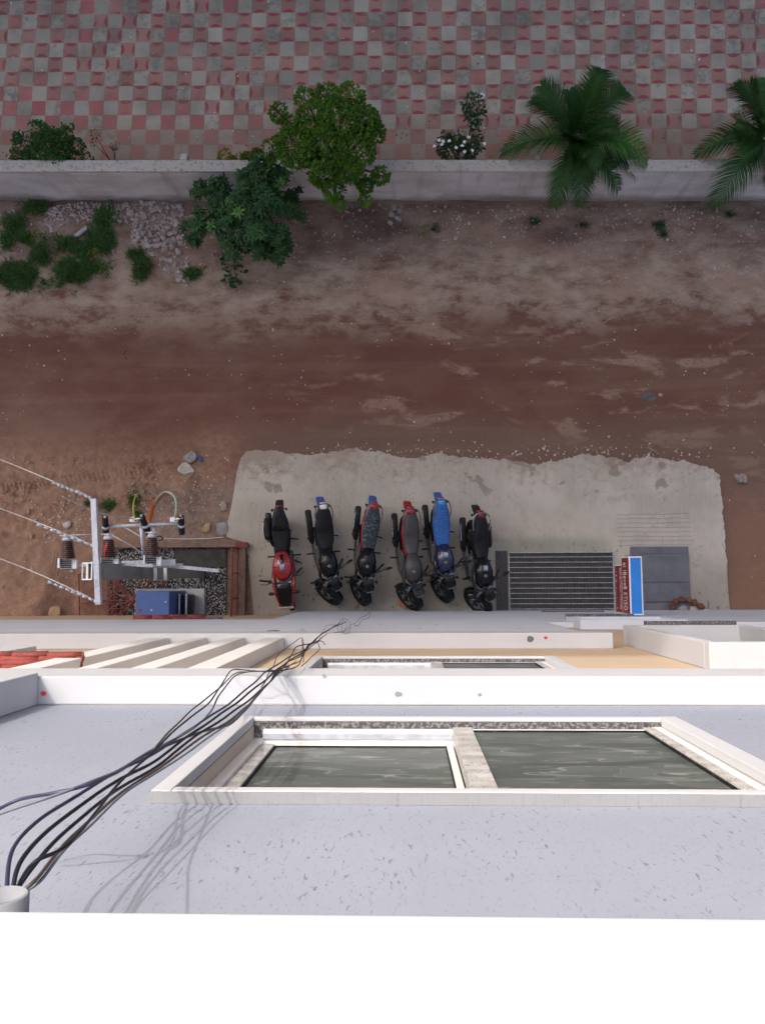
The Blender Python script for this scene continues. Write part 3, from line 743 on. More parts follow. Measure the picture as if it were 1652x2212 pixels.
#@@PART2
# ---------------------------------------------------------------- motorbikes
def torus_prof(R, rw, rh, n=10, sq=2.4):
    out = []
    for i in range(n):
        t = 2*math.pi*i/n; c_, s_ = math.cos(t), math.sin(t)
        out.append((R+rh*math.copysign(abs(c_)**(2/sq), c_), rw*math.copysign(abs(s_)**(2/sq), s_)))
    return out
def make_wheel(root, kind, y, R, wd, M=None, disc=True):
    T = MB(); T.lathe(torus_prof(R-.045, wd/2, .045, 12), 'X', (0, y, R), 36, M, closed=True)
    # tread blocks
    for k in range(40):
        a = 2*math.pi*k/40
        rm = Matrix.Translation((0, y, R)) @ Matrix.Rotation(a, 4, 'X')
        mm = (M @ rm) if M is not None else rm
        T.box(-wd*.33, -wd*.05, -.006, .012, R-.004, R+.003, mm); T.box(wd*.05, wd*.33, -.020, -.002, R-.004, R+.003, mm)
    wh = T.build(kind, 'rubber', root)
    r = MB(); r.lathe([(R-.075, -wd*.30), (R-.09, -wd*.33), (R-.095, -wd*.1), (R-.095, wd*.1), (R-.09, wd*.33), (R-.075, wd*.30)], 'X', (0, y, R), 32, M, closed=True)
    for k in range(5):
        a = 2*math.pi*k/5
        rm = Matrix.Translation((0, y, R)) @ Matrix.Rotation(a, 4, 'X'); mm = (M @ rm) if M is not None else rm
        r.box(-.016, .016, -.016, .016, .02, R-.088, mm)
    r.lathe([(.035, -.05), (.04, -.02), (.04, .02), (.035, .05)], 'X', (0, y, R), 16, M)
    r.build('rim', 'alloy', wh)
    if disc:
        d = MB(); d.lathe([(.07, -.055), (.125, -.055), (.125, -.050), (.07, -.050)], 'X', (0, y, R), 28, M, closed=True)
        d.build('brake_disc', 'chrome', wh)
    return wh
def ring_lerp(keys, n):
    out = []
    for i in range(len(keys)-1):
        a, b_ = keys[i], keys[i+1]
        for k in range(n):
            t = k/n; out.append(tuple(a[j]*(1-t)+b_[j]*t for j in range(len(a))))
    out.append(keys[-1]); return out
def motorbike(label, tail_px, wheel_px, paint='black_gloss', seat='seat_vinyl', tail='black_gloss', lens='red_lens', steer=33, lean=12,
              fairing=False, sticker=True, muffler='black_plastic', seatw=.135, rear_fender='black_plastic', tailtip=None, plate_front=False, panel=None, box=False, sidebar=False, extra=0):
    panel = panel or tail
    A = G(*tail_px, .80); B = G(*wheel_px, .30)
    A.x -= .80*math.sin(math.radians(lean)); B.x -= .30*math.sin(math.radians(lean))
    th = math.radians(steer)
    wloc = Vector((.30*math.sin(th)*.5, -.70)); tloc = Vector((0, 1.02))
    d = Vector((A.x-B.x, A.y-B.y)); l = tloc-wloc
    rz = math.atan2(d.y, d.x)-math.atan2(l.y, l.x)
    mid = Vector(((A.x+B.x)/2, (A.y+B.y)/2)); lm = (wloc+tloc)/2
    loc = mid-Vector((lm.x*math.cos(rz)-lm.y*math.sin(rz), lm.x*math.sin(rz)+lm.y*math.cos(rz)))
    root = empty('motorcycle', (loc.x, loc.y, .036), 0)
    tag(root, label, 'motorcycle', 'motorcycles parked side by side facing the building')
    root.rotation_mode = 'XYZ'; root.rotation_euler = (0, math.radians(lean), rz); root.scale = (1.18, 1.03, 1.05)
    P = root
    ax_o = Vector((0, -.44, .82)); ax_d = Vector((0, .42, .91)).normalized()
    S = Matrix.Translation(ax_o) @ Matrix.Rotation(th, 4, ax_d) @ Matrix.Translation(-ax_o)
    rg = MB()
    # wheels
    make_wheel(P, 'rear_wheel', .62, .30, .125, None)
    make_wheel(P, 'front_wheel', -.70, .30, .10, S)
    # front fender
    m = MB(); V_ = []; n = 14
    for i in range(n+1):
        a = math.radians(-25+150*i/n)
        for j in range(7):
            b_ = -1+2*j/6; rr = .322+.018*(1-b_*b_)
            V_.append((b_*.068, -.70+rr*math.cos(a+math.radians(15)), .30+rr*math.sin(a+math.radians(15))))
    Fs = [(i*7+j, i*7+j+1, (i+1)*7+j+1, (i+1)*7+j) for i in range(n) for j in range(6)]
    m.add(V_, Fs, True, S); fo = m.build('front_fender', paint if fairing else 'black_gloss', P)
    md = fo.modifiers.new('thick', 'SOLIDIFY'); md.thickness = .006
    # forks
    m = MB()
    for sx in (-1, 1):
        m.tube([(sx*.085, -.70, .30), (sx*.085, -.585, .545)], .026, 10, M=S)
    m.build('fork_leg', 'black_plastic', P)
    m = MB()
    for sx in (-1, 1): m.tube([(sx*.085, -.585, .545), (sx*.085, -.44, .86)], .019, 10, M=S)
    m.box(-.12, .12, -.475, -.415, .845, .875, S); m.box(-.12, .12, -.53, -.46, .69, .72, S)
    m.build('fork_tube', 'chrome', P)
    # handlebar, grips, levers
    m = MB()
    hb = [(-.36, -.27, .97), (-.28, -.31, .98), (-.14, -.40, .95), (-.06, -.43, .91), (.06, -.43, .91), (.14, -.40, .95), (.28, -.31, .98), (.36, -.27, .97)]
    m.tube(smooth_path(hb, 4), .012, 8, M=S); bar = m.build('handlebar', 'black_plastic', P)
    for sx in (-1, 1):
        m = MB(); m.tube([(sx*.37, -.265, .97), (sx*.25, -.327, .977)], .018, 10, M=S); m.build('grip', 'rubber', bar)
        m = MB(); m.tube([(sx*.22, -.37, .965), (sx*.29, -.385, .965), (sx*.38, -.34, .955)], [.011, .008, .006], 6, M=S); m.build('lever', 'chrome' if extra % 2 else 'black_plastic', bar)
        m = MB(); m.box(sx*.22-.03, sx*.22+.03, -.385, -.315, .955, .995, S); m.build('switch_block', 'black_plastic', bar)
    if not fairing:
        for sx in (-1, 1):
            mr = MB(); mr.tube([(sx*.23, -.36, .99), (sx*.27, -.37, 1.07), (sx*.33, -.36, 1.11)], .006, 6, M=S)
            mr.loft([(-.385, 1.12, .03, .02, sx*.37), (-.378, 1.12, .065, .038, sx*.37), (-.35, 1.12, .06, .034, sx*.37), (-.335, 1.12, .02, .012, sx*.37)], 14, S)
            mo = mr.build('mirror', 'black_gloss', P)
    # instrument pod and headlight
    m = MB(); m.loft([(-.565, .93, .05, .02), (-.55, .94, .085, .035), (-.47, .965, .085, .03), (-.455, .965, .06, .02)], 14, S)
    pod = m.build('instrument_pod', 'black_plastic', P)
    m = MB(); m.loft([(-.535, .978, .055, .006), (-.53, .981, .062, .009), (-.475, .996, .058, .009), (-.47, .996, .05, .006)], 12, S); m.build('dial', 'alloy', pod)
    if not fairing:
        m = MB(); m.loft([(-.70, .80, .04, .05), (-.69, .81, .075, .085), (-.62, .84, .10, .10), (-.52, .86, .085, .085), (-.49, .86, .05, .06)], 16, S)
        hl = m.build('headlight', paint if extra == 2 else 'black_gloss', P)
        m = MB(); m.loft([(-.708, .80, .03, .03), (-.703, .80, .06, .065), (-.691, .81, .062, .068)], 14, S); m.build('lens', 'lamp_glass', hl)
        m = MB()
        for sx in (-1, 1):
            m2 = MB(); m2.tube([(sx*.09, -.55, .79), (sx*.17, -.56, .79)], .008, 6, M=S); m2.loft([(-.60, .79, .012, .012, sx*.185), (-.58, .79, .024, .022, sx*.185), (-.54, .79, .02, .018, sx*.185)], 8, S)
            m2.build('indicator', 'black_plastic', hl)
    # frame + engine
    m = MB()
    for sx in (-1, 1):
        m.tube(smooth_path([(sx*.03, -.40, .80), (sx*.09, -.15, .78), (sx*.11, .2, .66), (sx*.11, .55, .68), (sx*.08, .9, .76)], 4), .016, 8)
        m.tube([(sx*.10, .25, .40), (sx*.115, .62, .30)], .022, 8)
        m.tube([(sx*.13, .60, .34), (sx*.12, .42, .68)], .022, 8)
    m.tube(smooth_path([(0, -.42, .70), (0, -.36, .45), (0, -.20, .25), (0, .1, .22), (0, .26, .38)], 4), .018, 8)
    m.build('frame', 'black_paint', P)
    m = MB(); m.box(-.14, .13, -.16, .20, .24, .44); m.loft([(-.16, .34, .09, .08), (.0, .34, .17, .1), (.18, .36, .16, .1), (.24, .36, .08, .06)], 14)
    for k in range(7): m.box(-.085-.004*(k % 2), .085+.004*(k % 2), -.22, -.04, .45+k*.022, .461+k*.022)
    m.box(-.07, .07, -.205, -.055, .44, .62)
    m.build('engine', 'engine_metal', P, .006)
    # exhaust on the rider's right (-X)
    m = MB(); m.tube(smooth_path([(-.02, -.20, .50), (-.04, -.30, .42), (-.10, -.24, .26), (-.15, .05, .22), (-.165, .32, .27)], 5), .02, 10); ex = m.build('exhaust_pipe', 'engine_metal', P)
    mz = .44
    m = MB(); m.loft(ring_lerp([(.30, .29, .03, .03, -.17), (.38, .32, .05, .055, -.185), (.60, mz-.05, .056, .066, -.20), (.93, mz+.03, .054, .062, -.215), (.96, mz+.035, .035, .04, -.216)], 2), 16)
    mu = m.build('muffler', muffler, ex)
    m = MB(); m.box(-.262, -.248, .5, .86, mz-.02, mz+.05); m.build('heat_shield', 'chrome' if muffler == 'black_plastic' and extra != 1 else 'engine_metal', mu, .004)
    # fuel tank
    tw = .15 if not fairing else .165
    m = MB(); m.loft(ring_lerp([(-.40, .84, .05, .05), (-.36, .85, .10, .09), (-.24, .875, tw-.01, .115), (-.10, .88, tw, .115), (.04, .86, tw-.03, .10), (.13, .84, .09, .07), (.16, .83, .06, .05)], 3), 22, None, 2.3)
    tk = m.build('fuel_tank', paint, P)
    m = MB(); m.lathe([(.001, .0), (.035, 0), (.035, .012), (.001, .014)], 'Z', (0, -.20, .985), 18); m.build('fuel_cap', 'engine_metal', tk)
    if fairing:
        m = MB(); m.loft(ring_lerp([(-.30, .90, .03, .05), (-.20, .93, .045, .067), (-.02, .925, .055, .065), (.10, .88, .05, .055)], 2), 12); m.build('tank_pad', 'black_gloss', tk)
    if sticker:
        m = MB(); m.loft([(-.10 if not fairing else -.19, .995 if not fairing else .997, .034, .004), (.0 if not fairing else -.08, .985 if not fairing else .995, .038, .004)], 10, None, 6)
        m.build('sticker', 'tank_sticker', tk)
    # tank shrouds / knee panels
    for sx in (-1, 1):
        m = MB(); m.loft(ring_lerp([(-.46, .74, .006, .03, sx*.12), (-.36, .76, .02, .09, sx*.15), (-.18, .76, .02, .09, sx*.155), (.0, .72, .012, .04, sx*.12)], 2), 10)
        m.build('tank_shroud', paint if extra != 3 else 'alloy', P)
    # seat
    if fairing:
        m = MB(); m.loft(ring_lerp([(.14, .80, .07, .04), (.20, .80, .10, .045), (.38, .80, .14, .05), (.54, .82, .15, .05), (.58, .83, .13, .04)], 3), 18); m.build('seat', seat, P)
        m = MB(); m.loft(ring_lerp([(.56, .86, .12, .04), (.60, .88, .135, .05), (.78, .92, .10, .045), (.92, .95, .06, .03), (.98, .96, .04, .02)], 3), 18); m.build('pillion_seat', 'black_gloss', P)
    else:
        w_ = seatw
        m = MB(); m.loft(ring_lerp([(.10, .83, .07, .04), (.16, .82, .095, .05), (.30, .79, w_-.01, .055), (.46, .80, w_, .055), (.56, .83, w_-.005, .06), (.74, .86, w_-.02, .055), (.88, .88, w_-.045, .045), (.92, .88, .06, .03)], 3), 20)
        m.build('seat', seat, P)
    # side panels + tail cowl
    m = MB(); m.loft(ring_lerp([(.12, .68, .10, .06), (.30, .70, .135, .08), (.55, .74, .155, .07), (.78, .80, .135, .06), (.95, .85, .085, .045), (1.03, .87, .05, .03)], 3), 18)
    m.build('tail_cowl', panel, P)
    if not fairing:
        m = MB(); m.loft(ring_lerp([(.90, .90, .055, .028), (.97, .92, .062, .03), (1.03, .90, .05, .02)], 2), 14); m.build('tail_cap', tailtip or tail, P)
        m = MB(); m.tube(smooth_path([(-.13, .66, .86), (-.15, .80, .90), (-.11, .96, .94), (0, 1.0, .95), (.11, .96, .94), (.15, .80, .90), (.13, .66, .86)], 5), .011, 8)
        m.build('grab_rail', 'engine_metal' if not sidebar else 'chrome', P)
    m = MB(); m.loft([(1.0, .83, .04, .03), (1.04, .84, .06, .028), (1.055, .84, .05, .02)], 12); m.build('tail_lamp', lens, P)
    # rear fender and plate
    m = MB(); m.loft(ring_lerp([(.86, .74, .07, .012), (1.02, .68, .075, .012), (1.16, .56, .07, .012), (1.2, .5, .055, .01)], 2), 10, None, 5); m.build('rear_fender', rear_fender, P)
    for sx in (-1, 1):
        m = MB(); m.tube([(sx*.05, .98, .76), (sx*.115, .99, .76)], .009, 6); m.loft([(.95, .76, .01, .01, sx*.12), (.97, .76, .02, .018, sx*.12), (1.0, .76, .018, .016, sx*.12)], 8)
        m.build('rear_indicator', 'black_plastic', P)
    # foot pegs, pedal, stand, pillion pegs
    for sx in (-1, 1):
        m = MB(); m.tube([(sx*.12, .10, .33), (sx*.29, .10, .33)], .015, 8); m.build('foot_peg', 'rubber', P)
        m = MB(); m.tube([(sx*.13, .42, .46), (sx*.17, .42, .44), (sx*.27, .40, .44)], .013, 8); m.build('foot_peg', 'rubber', P)
    m = MB(); m.tube([(.13, .02, .27), (.22, -.03, .12), (.27, -.06, .02)], .012, 8); m.box(.235, .295, -.09, -.03, -.055, -.045); m.build('side_stand', 'black_paint', P)
    m = MB(); m.tube(smooth_path([(0.10, -.20, .62), (.22, -.24, .55), (.24, -.24, .38), (.10, -.2, .3)], 4), .013, 8); m.tube(smooth_path([(-.10, -.20, .62), (-.22, -.24, .55), (-.24, -.24, .38), (-.10, -.2, .3)], 4), .013, 8)
    if sidebar: m.build('crash_bar', 'black_paint', P)
    if sidebar:
        m = MB(); m.loft([(.35, .55, .02, .09, .21), (.42, .56, .03, .13, .215), (.75, .56, .03, .13, .215), (.82, .55, .02, .09, .21)], 10); m.build('side_guard', 'seat_grey', P)
    if fairing:
        for sx in (-1, 1):
            m = MB(); m.loft(ring_lerp([(-.86, .70, .03, .05, sx*.075), (-.74, .76, .035, .10, sx*.115), (-.50, .74, .035, .17, sx*.16), (-.28, .66, .03, .19, sx*.175), (-.10, .58, .02, .14, sx*.17), (.02, .55, .01, .06, sx*.165)], 3), 12)
            m.build('side_fairing', paint, P)
        m = MB(); m.loft(ring_lerp([(-.90, .74, .05, .03), (-.82, .80, .115, .04), (-.66, .90, .12, .05), (-.50, .98, .09, .04)], 3), 16, None, 3); m.build('windshield', 'black_gloss', P)
        m = MB(); m.loft(ring_lerp([(-.94, .70, .10, .03), (-.86, .72, .12, .06), (-.74, .72, .12, .08)], 2), 14); m.build('nose_cowl', paint, P)
        pl = MB(); mp = Matrix.Translation((0, -.915, .765)) @ Matrix.Rotation(math.radians(-35), 4, 'X')
        pl.box(-.125, .125, -.003, .003, -.028, .028, mp); plo = pl.build('number_plate', 'white_plastic', P)
        dk = MB(); r = random.Random(4); xx = -.11
        for ch in range(9):
            wd_ = .014
            for q in range(3): 
                dk.box(xx+q*.005, xx+q*.005+.0028, -.0055, -.0035, -.013+.004*r.random(), .013-.004*r.random(), mp)
            xx += wd_+(.012 if ch in (1, 3, 5) else .009)
        dk.build('plate_characters', 'plate_ink', plo)
        for sx in (-1, 1):
            m = MB(); m.tube([(sx*.11, -.66, .90), (sx*.17, -.64, .97)], .008, 6); m.loft([(-.66, .985, .03, .016, sx*.205), (-.63, .985, .055, .028, sx*.205), (-.60, .985, .03, .016, sx*.205)], 10); m.build('mirror', 'black_gloss', P)
    if box:
        m = MB(); m.loft([(.42, .56, .05, .07, -.23), (.5, .58, .07, .12, -.235), (.78, .60, .07, .12, -.235), (.84, .60, .05, .08, -.23)], 12); m.build('saddle_bag', 'black_plastic', P)
        m = MB(); m.tube(smooth_path([(-.30, .46, .62), (-.30, .62, .70), (-.28, .82, .68)], 4), .007, 6); m.build('bag_trim', 'white_plastic', P)
    return root
motorbike('red and black faired sports motorcycle with a front plate, left end of the row', (604, 1106), (625, 1280), 'red_paint', 'seat_vinyl', 'black_gloss', lens='red_lens', fairing=True, steer=16, lean=4, box=True, muffler='black_gloss', panel='black_gloss', extra=0)
motorbike('black motorcycle with a blue tail tip, second from the left beside the red sports one', (696, 1096), (716, 1277), 'black_gloss', 'seat_vinyl', 'navy_paint', tailtip='white_plastic', steer=37, lean=14, rear_fender='blue_paint', muffler='black_plastic', sticker=False, seatw=.15, extra=1)
motorbike('dark motorcycle with a patterned seat cover and a red tail', (806, 1097), (784, 1268), 'black_gloss', 'patterned_seat', 'red_paint', tailtip='red_paint', steer=30, rear_fender='blue_paint', sticker=False, panel='red_paint', sidebar=False, extra=0)
motorbike('dark red motorcycle with a plain grey seat, parked left of the bright blue one', (885, 1108), (889, 1284), 'seat_grey', 'seat_grey', 'red_paint', panel='red_paint', tailtip='red_paint', rear_fender='red_paint', steer=34, sticker=False, extra=2)
motorbike('motorcycle with a bright blue fleecy seat cover and a sky blue tail', (951, 1092), (957, 1262), 'navy_paint', 'blue_fleece_seat', 'sky_blue_paint', panel='blue_paint', tailtip='sky_blue_paint', rear_fender='blue_paint', steer=26, lean=9, extra=0)
motorbike('black motorcycle with chrome grab rail, right end of the row beside the grating', (1035, 1120), (1036, 1290), 'black_gloss', 'seat_vinyl', 'black_gloss', tailtip='dark_red_paint', steer=34, sidebar=True, extra=3)

# brick chock under the front wheel of the dark red one
q = G(868, 1305, .03); o = bx('brick', 'brick', -.11, .11, -.05, .05, 0, .06, None, .008); o.location = (q.x, q.y, .036); o.rotation_euler = (0, 0, -.5); tag(o, 'orange brick lying at the front wheel of the dark red motorcycle', 'brick')

# ---------------------------------------------------------------- steel grating, sign, slate steps
a = G(1096, 1193); b_ = G(1323, 1193); c_ = G(1096, 1338)
gr = empty('steel_grating', (a.x, c_.y, .036)); tag(gr, 'long steel grating laid over a dark pit beside the blue topped sign', 'grating')
gw = b_.x-a.x; gl = a.y-c_.y
bx('pit_floor', 'pit_dark', -.0, gw, 0, gl, .001, .006, gr)
m = MB(); m.box(0, gw, 0, .02, .0061, .05); m.box(0, gw, gl-.02, gl, .0061, .05); m.box(0, .025, .021, gl-.021, .0061, .052); m.box(gw-.025, gw, .021, gl-.021, .0061, .052)
m.build('rim', 'grate_steel', gr)
m = MB(); nb = 13
for k in range(1, nb): m.box(.026, gw-.026, gl*k/nb-.007, gl*k/nb+.007, .030, .056)
m.build('long_bars', 'grate_steel', gr)
m = MB(); nb = 92
for k in range(1, nb): 
    x = .026+(gw-.052)*k/nb; m.box(x-.0035, x+.0035, .021, gl-.021, .012+.006*math.sin(k*2.1), .030)
m.build('cross_bars', 'rust_iron', gr).data.materials[0] = MATS['engine_metal']
a = G(1072, 1190); m = bx('tarmac_strip', 'tarmac', a.x-.03, gr.location.x-.01, c_.y, a.y, .03, .0385); tag(m, kind='structure')
# step of dark paving slabs
st = empty('slate_step', (0, 0, 0)); tag(st, 'dark blue grey stone slab step at the foot of the building, right of the sign', 'step')
for (x0_, y0_, x1_, y1_, zt) in ((1361, 1181, 1487, 1196, .06), (1361, 1198, 1490, 1257, .09), (1361, 1258.5, 1492, 1300, .09), (1361, 1302, 1492, 1345, .13)):
    A = G(x0_, y0_, zt); B = G(x1_, y1_, zt); bx('slab', 'slate_paving', A.x, B.x, B.y, A.y, .0, zt, st, .004)
# hanging sign box
xs0 = 3.60; 
def sign():
    t = empty('shop_sign', (0, -.60, 0)); tag(t, 'box sign with red lettered faces and a bright blue top standing out from the building', 'sign')
    zt = 3.35; A = G(1357.5, 1202, zt); B = G(1386, 1202, zt); Cc = G(1357, 1329, zt)
    x0, x1, y0, y1 = A.x, B.x, Cc.y+.60, A.y+.60
    zb = 2.90; z2 = 2.42
    bx('sign_body', 'sign_frame', x0+.001, x1-.001, y0, y1, zb, zt, t, .004)
    bx('blue_top', 'sign_blue', x0+.022, x1-.022, y0+.02, y1-.022, zt, zt+.004, t)
    bx('red_face', 'sign_red', x0-.004, x0+.001, y0+.02, y1-.02, zb+.04, zt-.02, t)
    bx('red_face', 'sign_red', x1-.001, x1+.004, y0+.02, y1-.02, zb+.04, zt-.02, t)
    bx('lower_body', 'sign_frame', x0+.02, x1-.02, y0, y1-.12, z2, zb-.001, t)
    bx('red_face', 'sign_red', x0+.014, x0+.02, y0+.02, y1-.14, z2+.02, zb-.03, t)
    bx('bracket', 'galvanised', x0+.08, x0+.12, -.01, y0+.0, zb+.05, zb+.1, t)
    def text(s_, y_, z_, size, x_, name, sq=1.0):
        cu = bpy.data.curves.new(name, 'FONT'); cu.body = s_; cu.size = size; cu.extrude = .0012; cu.space_character = 1.15
        o = bpy.data.objects.new('t', cu); C.objects.link(o); dg = bpy.context.evaluated_depsgraph_get()
        me = bpy.data.meshes.new_from_object(o.evaluated_get(dg)); bpy.data.objects.remove(o)
        wd_ = max(v.co.x for v in me.vertices)
        m_ = bpy.data.objects.new(name, me); C.objects.link(m_); me.materials.clear(); me.materials.append(MATS['sign_frame'])
        # text x runs towards the wall (-Y), text y runs up, facing -X
        m_.matrix_local = Matrix(((0, 0, -1, x_), (-sq/wd_, 0, 0, y_), (0, 1, 0, z_), (0, 0, 0, 1)))
        m_.parent = t; return m_
    L_ = (y1-y0)
    text('el IBeveB ETISO', y1-.09, zb+.13, .26, x0-.006, 'lettering', L_-.16)
    text('IBEAEI ELLTTOCAO TTTETHIEIEI', y1-.17, zb-.17, .13, x0+.012, 'lettering', L_-.24)
    text('. - v ,v.  - .-. - . . v', y1-.17, z2+.06, .16, x0+.012, 'lettering', L_-.24)
sign()
# dead branch, stones by the step
def rock(px, py, r, mat='rock_grey', sq=.6, seed=0, z=0.0, rx=1.0, name='stone', ang=0.0, sharp=.35):
    bm = bmesh.new(); bmesh.ops.create_icosphere(bm, subdivisions=3, radius=1)
    rr = random.Random(seed)
    pl = [(Vector((rr.gauss(0, 1), rr.gauss(0, 1), rr.gauss(0, .7))).normalized(), rr.uniform(.45, .75)) for _ in range(9)]
    for v in bm.verts:
        p = v.co.copy()
        for nrm, dd in pl:
            e = p.dot(nrm)-dd
            if e > 0: p -= nrm*e
        p *= 1+.10*noise.noise(p*2+Vector((seed, 0, 0)))+.04*noise.noise(p*7)
        v.co = Vector((p.x*r*rx, p.y*r, p.z*r*sq))
    me = bpy.data.meshes.new(name); bm.to_mesh(me); bm.free(); me.materials.append(MATS[mat])
    for p in me.polygons: p.use_smooth = False
    o = bpy.data.objects.new(name, me); C.objects.link(o)
    q = G(px, py, r*sq*.4); base = max(z, hgt(q.x, q.y)); o.location = (q.x, q.y, base+r*sq*.35); o.rotation_euler = (0, 0, ang); return o
q = [G(x, y, z) for x, y, z in ((1449, 1330, .16), (1453, 1308, .2), (1465, 1296, .24), (1485, 1296, .24), (1502, 1303, .2), (1520, 1314, .16))]
m = MB(); m.tube(smooth_path(q, 5), [.05+.02*math.sin(i*1.7)+.012*math.sin(i*4.1) for i in range(26)], 9); o = m.build('dead_branch', 'dead_wood')
tag(o, 'thick bent reddish brown branch resting on the stones at the end of the slab step', 'branch')
tag(rock(1467, 1318, .14, 'rock_grey', .8, 11, .10, 1.3), 'mottled grey stone under the bent branch', 'stone')
tag(rock(1497, 1321, .15, 'rock_pale', .7, 12, .05, 1.4), 'smooth pale stone under the middle of the bent branch', 'stone')
o = bx('block', 'white_plastic', -.07, .07, -.05, .05, 0, .1, None, .008); q = G(1522, 1322, .1); o.location = (q.x, q.y, .04); tag(o, 'small white block at the right end of the bent branch', 'block')

# ---------------------------------------------------------------- loose stones on the earth
RL = [(408, 987, .155, 'rock_grey', 'grey brown boulder lying above the pale squared stone near the blue scrap', 1.1, .3, .8),
      (404, 1014, .16, 'rock_pale', 'pale squared stone just below the grey brown boulder', 1.25, -.1, .6),
      (483, 1090, .13, 'rock_pale', 'pale square stone close to the left edge of the concrete', .95, .1, .6),
      (447, 1142, .13, 'rock_tan', 'tan heart shaped flat stone beside the round grey one', 1.2, .5, .3),
      (479, 1142, .165, 'rock_grey', 'flat round grey stone next to the tan heart shaped stone', 1.1, -.7, .35),
      (385, 1074, .06, 'rock_grey', 'small greenish grey stone under the pale green hose', .8, 0, .4),
      (1600, 1034, .15, 'rock_grey', 'rough dark and white stone on the earth right of the concrete', .8, .4, .8),
      (1590, 1030, .06, 'rock_grey', 'small stone touching the left side of the rough stone right of the concrete', 1, 0, .7),
      (1403, 858, .13, 'rubble_dark', 'flat dark grey stone half sunk in the road on the right', 1.5, .2, .25),
      (1427, 853, .05, 'rock_pale', 'small pale stone right of the flat dark stone in the road', 1, 0, .6),
      (124, 1325, .16, 'rock_tan', 'tan stone leaning on the heap beside the building, lower left', 1.3, .6, .5),
      (145, 1136, .09, 'rock_pale', 'chalky white stone left of the crossarm', 1.3, .5, .5),
      (68, 1158, .07, 'rock_tan', 'tan stone left of the brown insulators on the sand', .7, .2, .5),
      (76, 1230, .07, 'rock_tan', 'tan stone on the sand left of the pole head', 1, .8, .5),
      (22, 1267, .06, 'rock_tan', 'small tan stone near the left edge of the photo', .8, .1, .5),
      (155, 1233, .05, 'rock_pale', 'small pale round stone just below the pole head', 1, 0, .5),
      (530, 1322, .06, 'rock_pale', 'small pale stone at the outer corner of the transformer yard', 1, 0, .8),
      (63, 1106, .06, 'rock_tan', 'small brown stone in the rutted sand at the left', 1, .4, .5)]
for i, (x, y, r, mt, lb, rx, an, sq) in enumerate(RL):
    tag(rock(x, y, r, mt, sq, 30+i, 0, rx, 'stone', an), lb, 'stone')
o = rock(432, 991, .07, 'cabinet_blue', .9, 91, 0, .8, 'plastic_scrap', .3); tag(o, 'crumpled blue plastic scrap beside the grey brown boulder', 'scrap')
for i, (x, y, r) in enumerate(((850, 455, .08), (863, 463, .07), (845, 470, .09), (858, 478, .07), (842, 486, .07))):
    o = rock(x, y, r, 'rock_grey', .6, 120+i, 0, 1.0+.3*(i % 2), 'stone', i); tag(o, '%s of the five grey stones clustered under the boundary wall in mid photo' % ['topmost', 'rightmost', 'middle left one', 'lower right one', 'lowest'][i], 'stone', 'cluster of stones at the foot of the boundary wall')
o = rock(235, 553, .11, 'cloth_grey', .35, 77, .1, .5, 'plastic_bag', -1.0); o.location.x = G(183, 510).x; o.location.y = G(183, 510).y; o.scale = (1.6, 2.2, 1); o.rotation_euler = (0, 0, -.9); o.location.z += .08
tag(o, 'crumpled pale plastic bag among the weeds at the upper left', 'bag')

def rock_shapes(n):
    out = []
    for s_ in range(n):
        rr = random.Random(500+s_); bm = bmesh.new(); bmesh.ops.create_icosphere(bm, subdivisions=1, radius=1)
        vv = [tuple(v.co*(rr.uniform(.7, 1.15))) for v in bm.verts]; ff = [tuple(v.index for v in f.verts) for f in bm.faces]; bm.free(); out.append((vv, ff))
    return out
RS = rock_shapes(14)
def scatter(name, mat, items, kind='stuff', label=None, cat=None):
    m = MB()
    for (x, y, z, r, fl) in items:
        vv, ff = RS[rnd.randrange(14)]
        M_ = Matrix.Translation((x, y, z)) @ Matrix.Rotation(rnd.uniform(0, 6.3), 4, 'Z') @ Matrix.Diagonal((r*rnd.uniform(.7, 1.5), r*rnd.uniform(.7, 1.1), r*fl, 1))
        m.add(vv, ff, False, M_)
    o = m.build(name, mat); tag(o, label, cat, None, kind); return o
Ywl0 = lambda x: (ms @ Vector((x, wf, 0))).y
# rubble heap under the wall
it = []
def poly_in(p, poly):
    x, y = p; c_ = False; j = len(poly)-1
    for i in range(len(poly)):
        xi, yi = poly[i]; xj, yj = poly[j]
        if (yi > y) != (yj > y) and x < (xj-xi)*(y-yi)/(yj-yi)+xi: c_ = not c_
        j = i
    return c_
poly = [(265, 445), (340, 440), (400, 448), (412, 500), (400, 540), (420, 590), (405, 620), (370, 600), (345, 560), (300, 545), (285, 520), (290, 480)]
poly2 = [(100, 450), (190, 442), (265, 445), (285, 490), (240, 480), (160, 490), (110, 510)]
n_ = 0
while n_ < 900:
    x, y = rnd.uniform(260, 425), rnd.uniform(438, 622)
    if poly_in((x, y), poly):
        q = G(x, y); r = rnd.choice([.012, .016, .02, .022, .028, .035, .045, .07])*rnd.uniform(.7, 1.1)
        it.append((q.x, q.y, hgt(q.x, q.y)+r*.3, r, .7)); n_ += 1
n_ = 0
while n_ < 420:
    x, y = rnd.uniform(95, 290), rnd.uniform(438, 515)
    if poly_in((x, y), poly2):
        q = G(x, y); r = rnd.uniform(.012, .04); it.append((q.x, q.y, hgt(q.x, q.y)+r*.3, r, .8)); n_ += 1
scatter('rubble', 'rubble_stone', it, 'stuff', 'heap of broken pale rubble at the foot of the boundary wall, upper left', 'rubble')
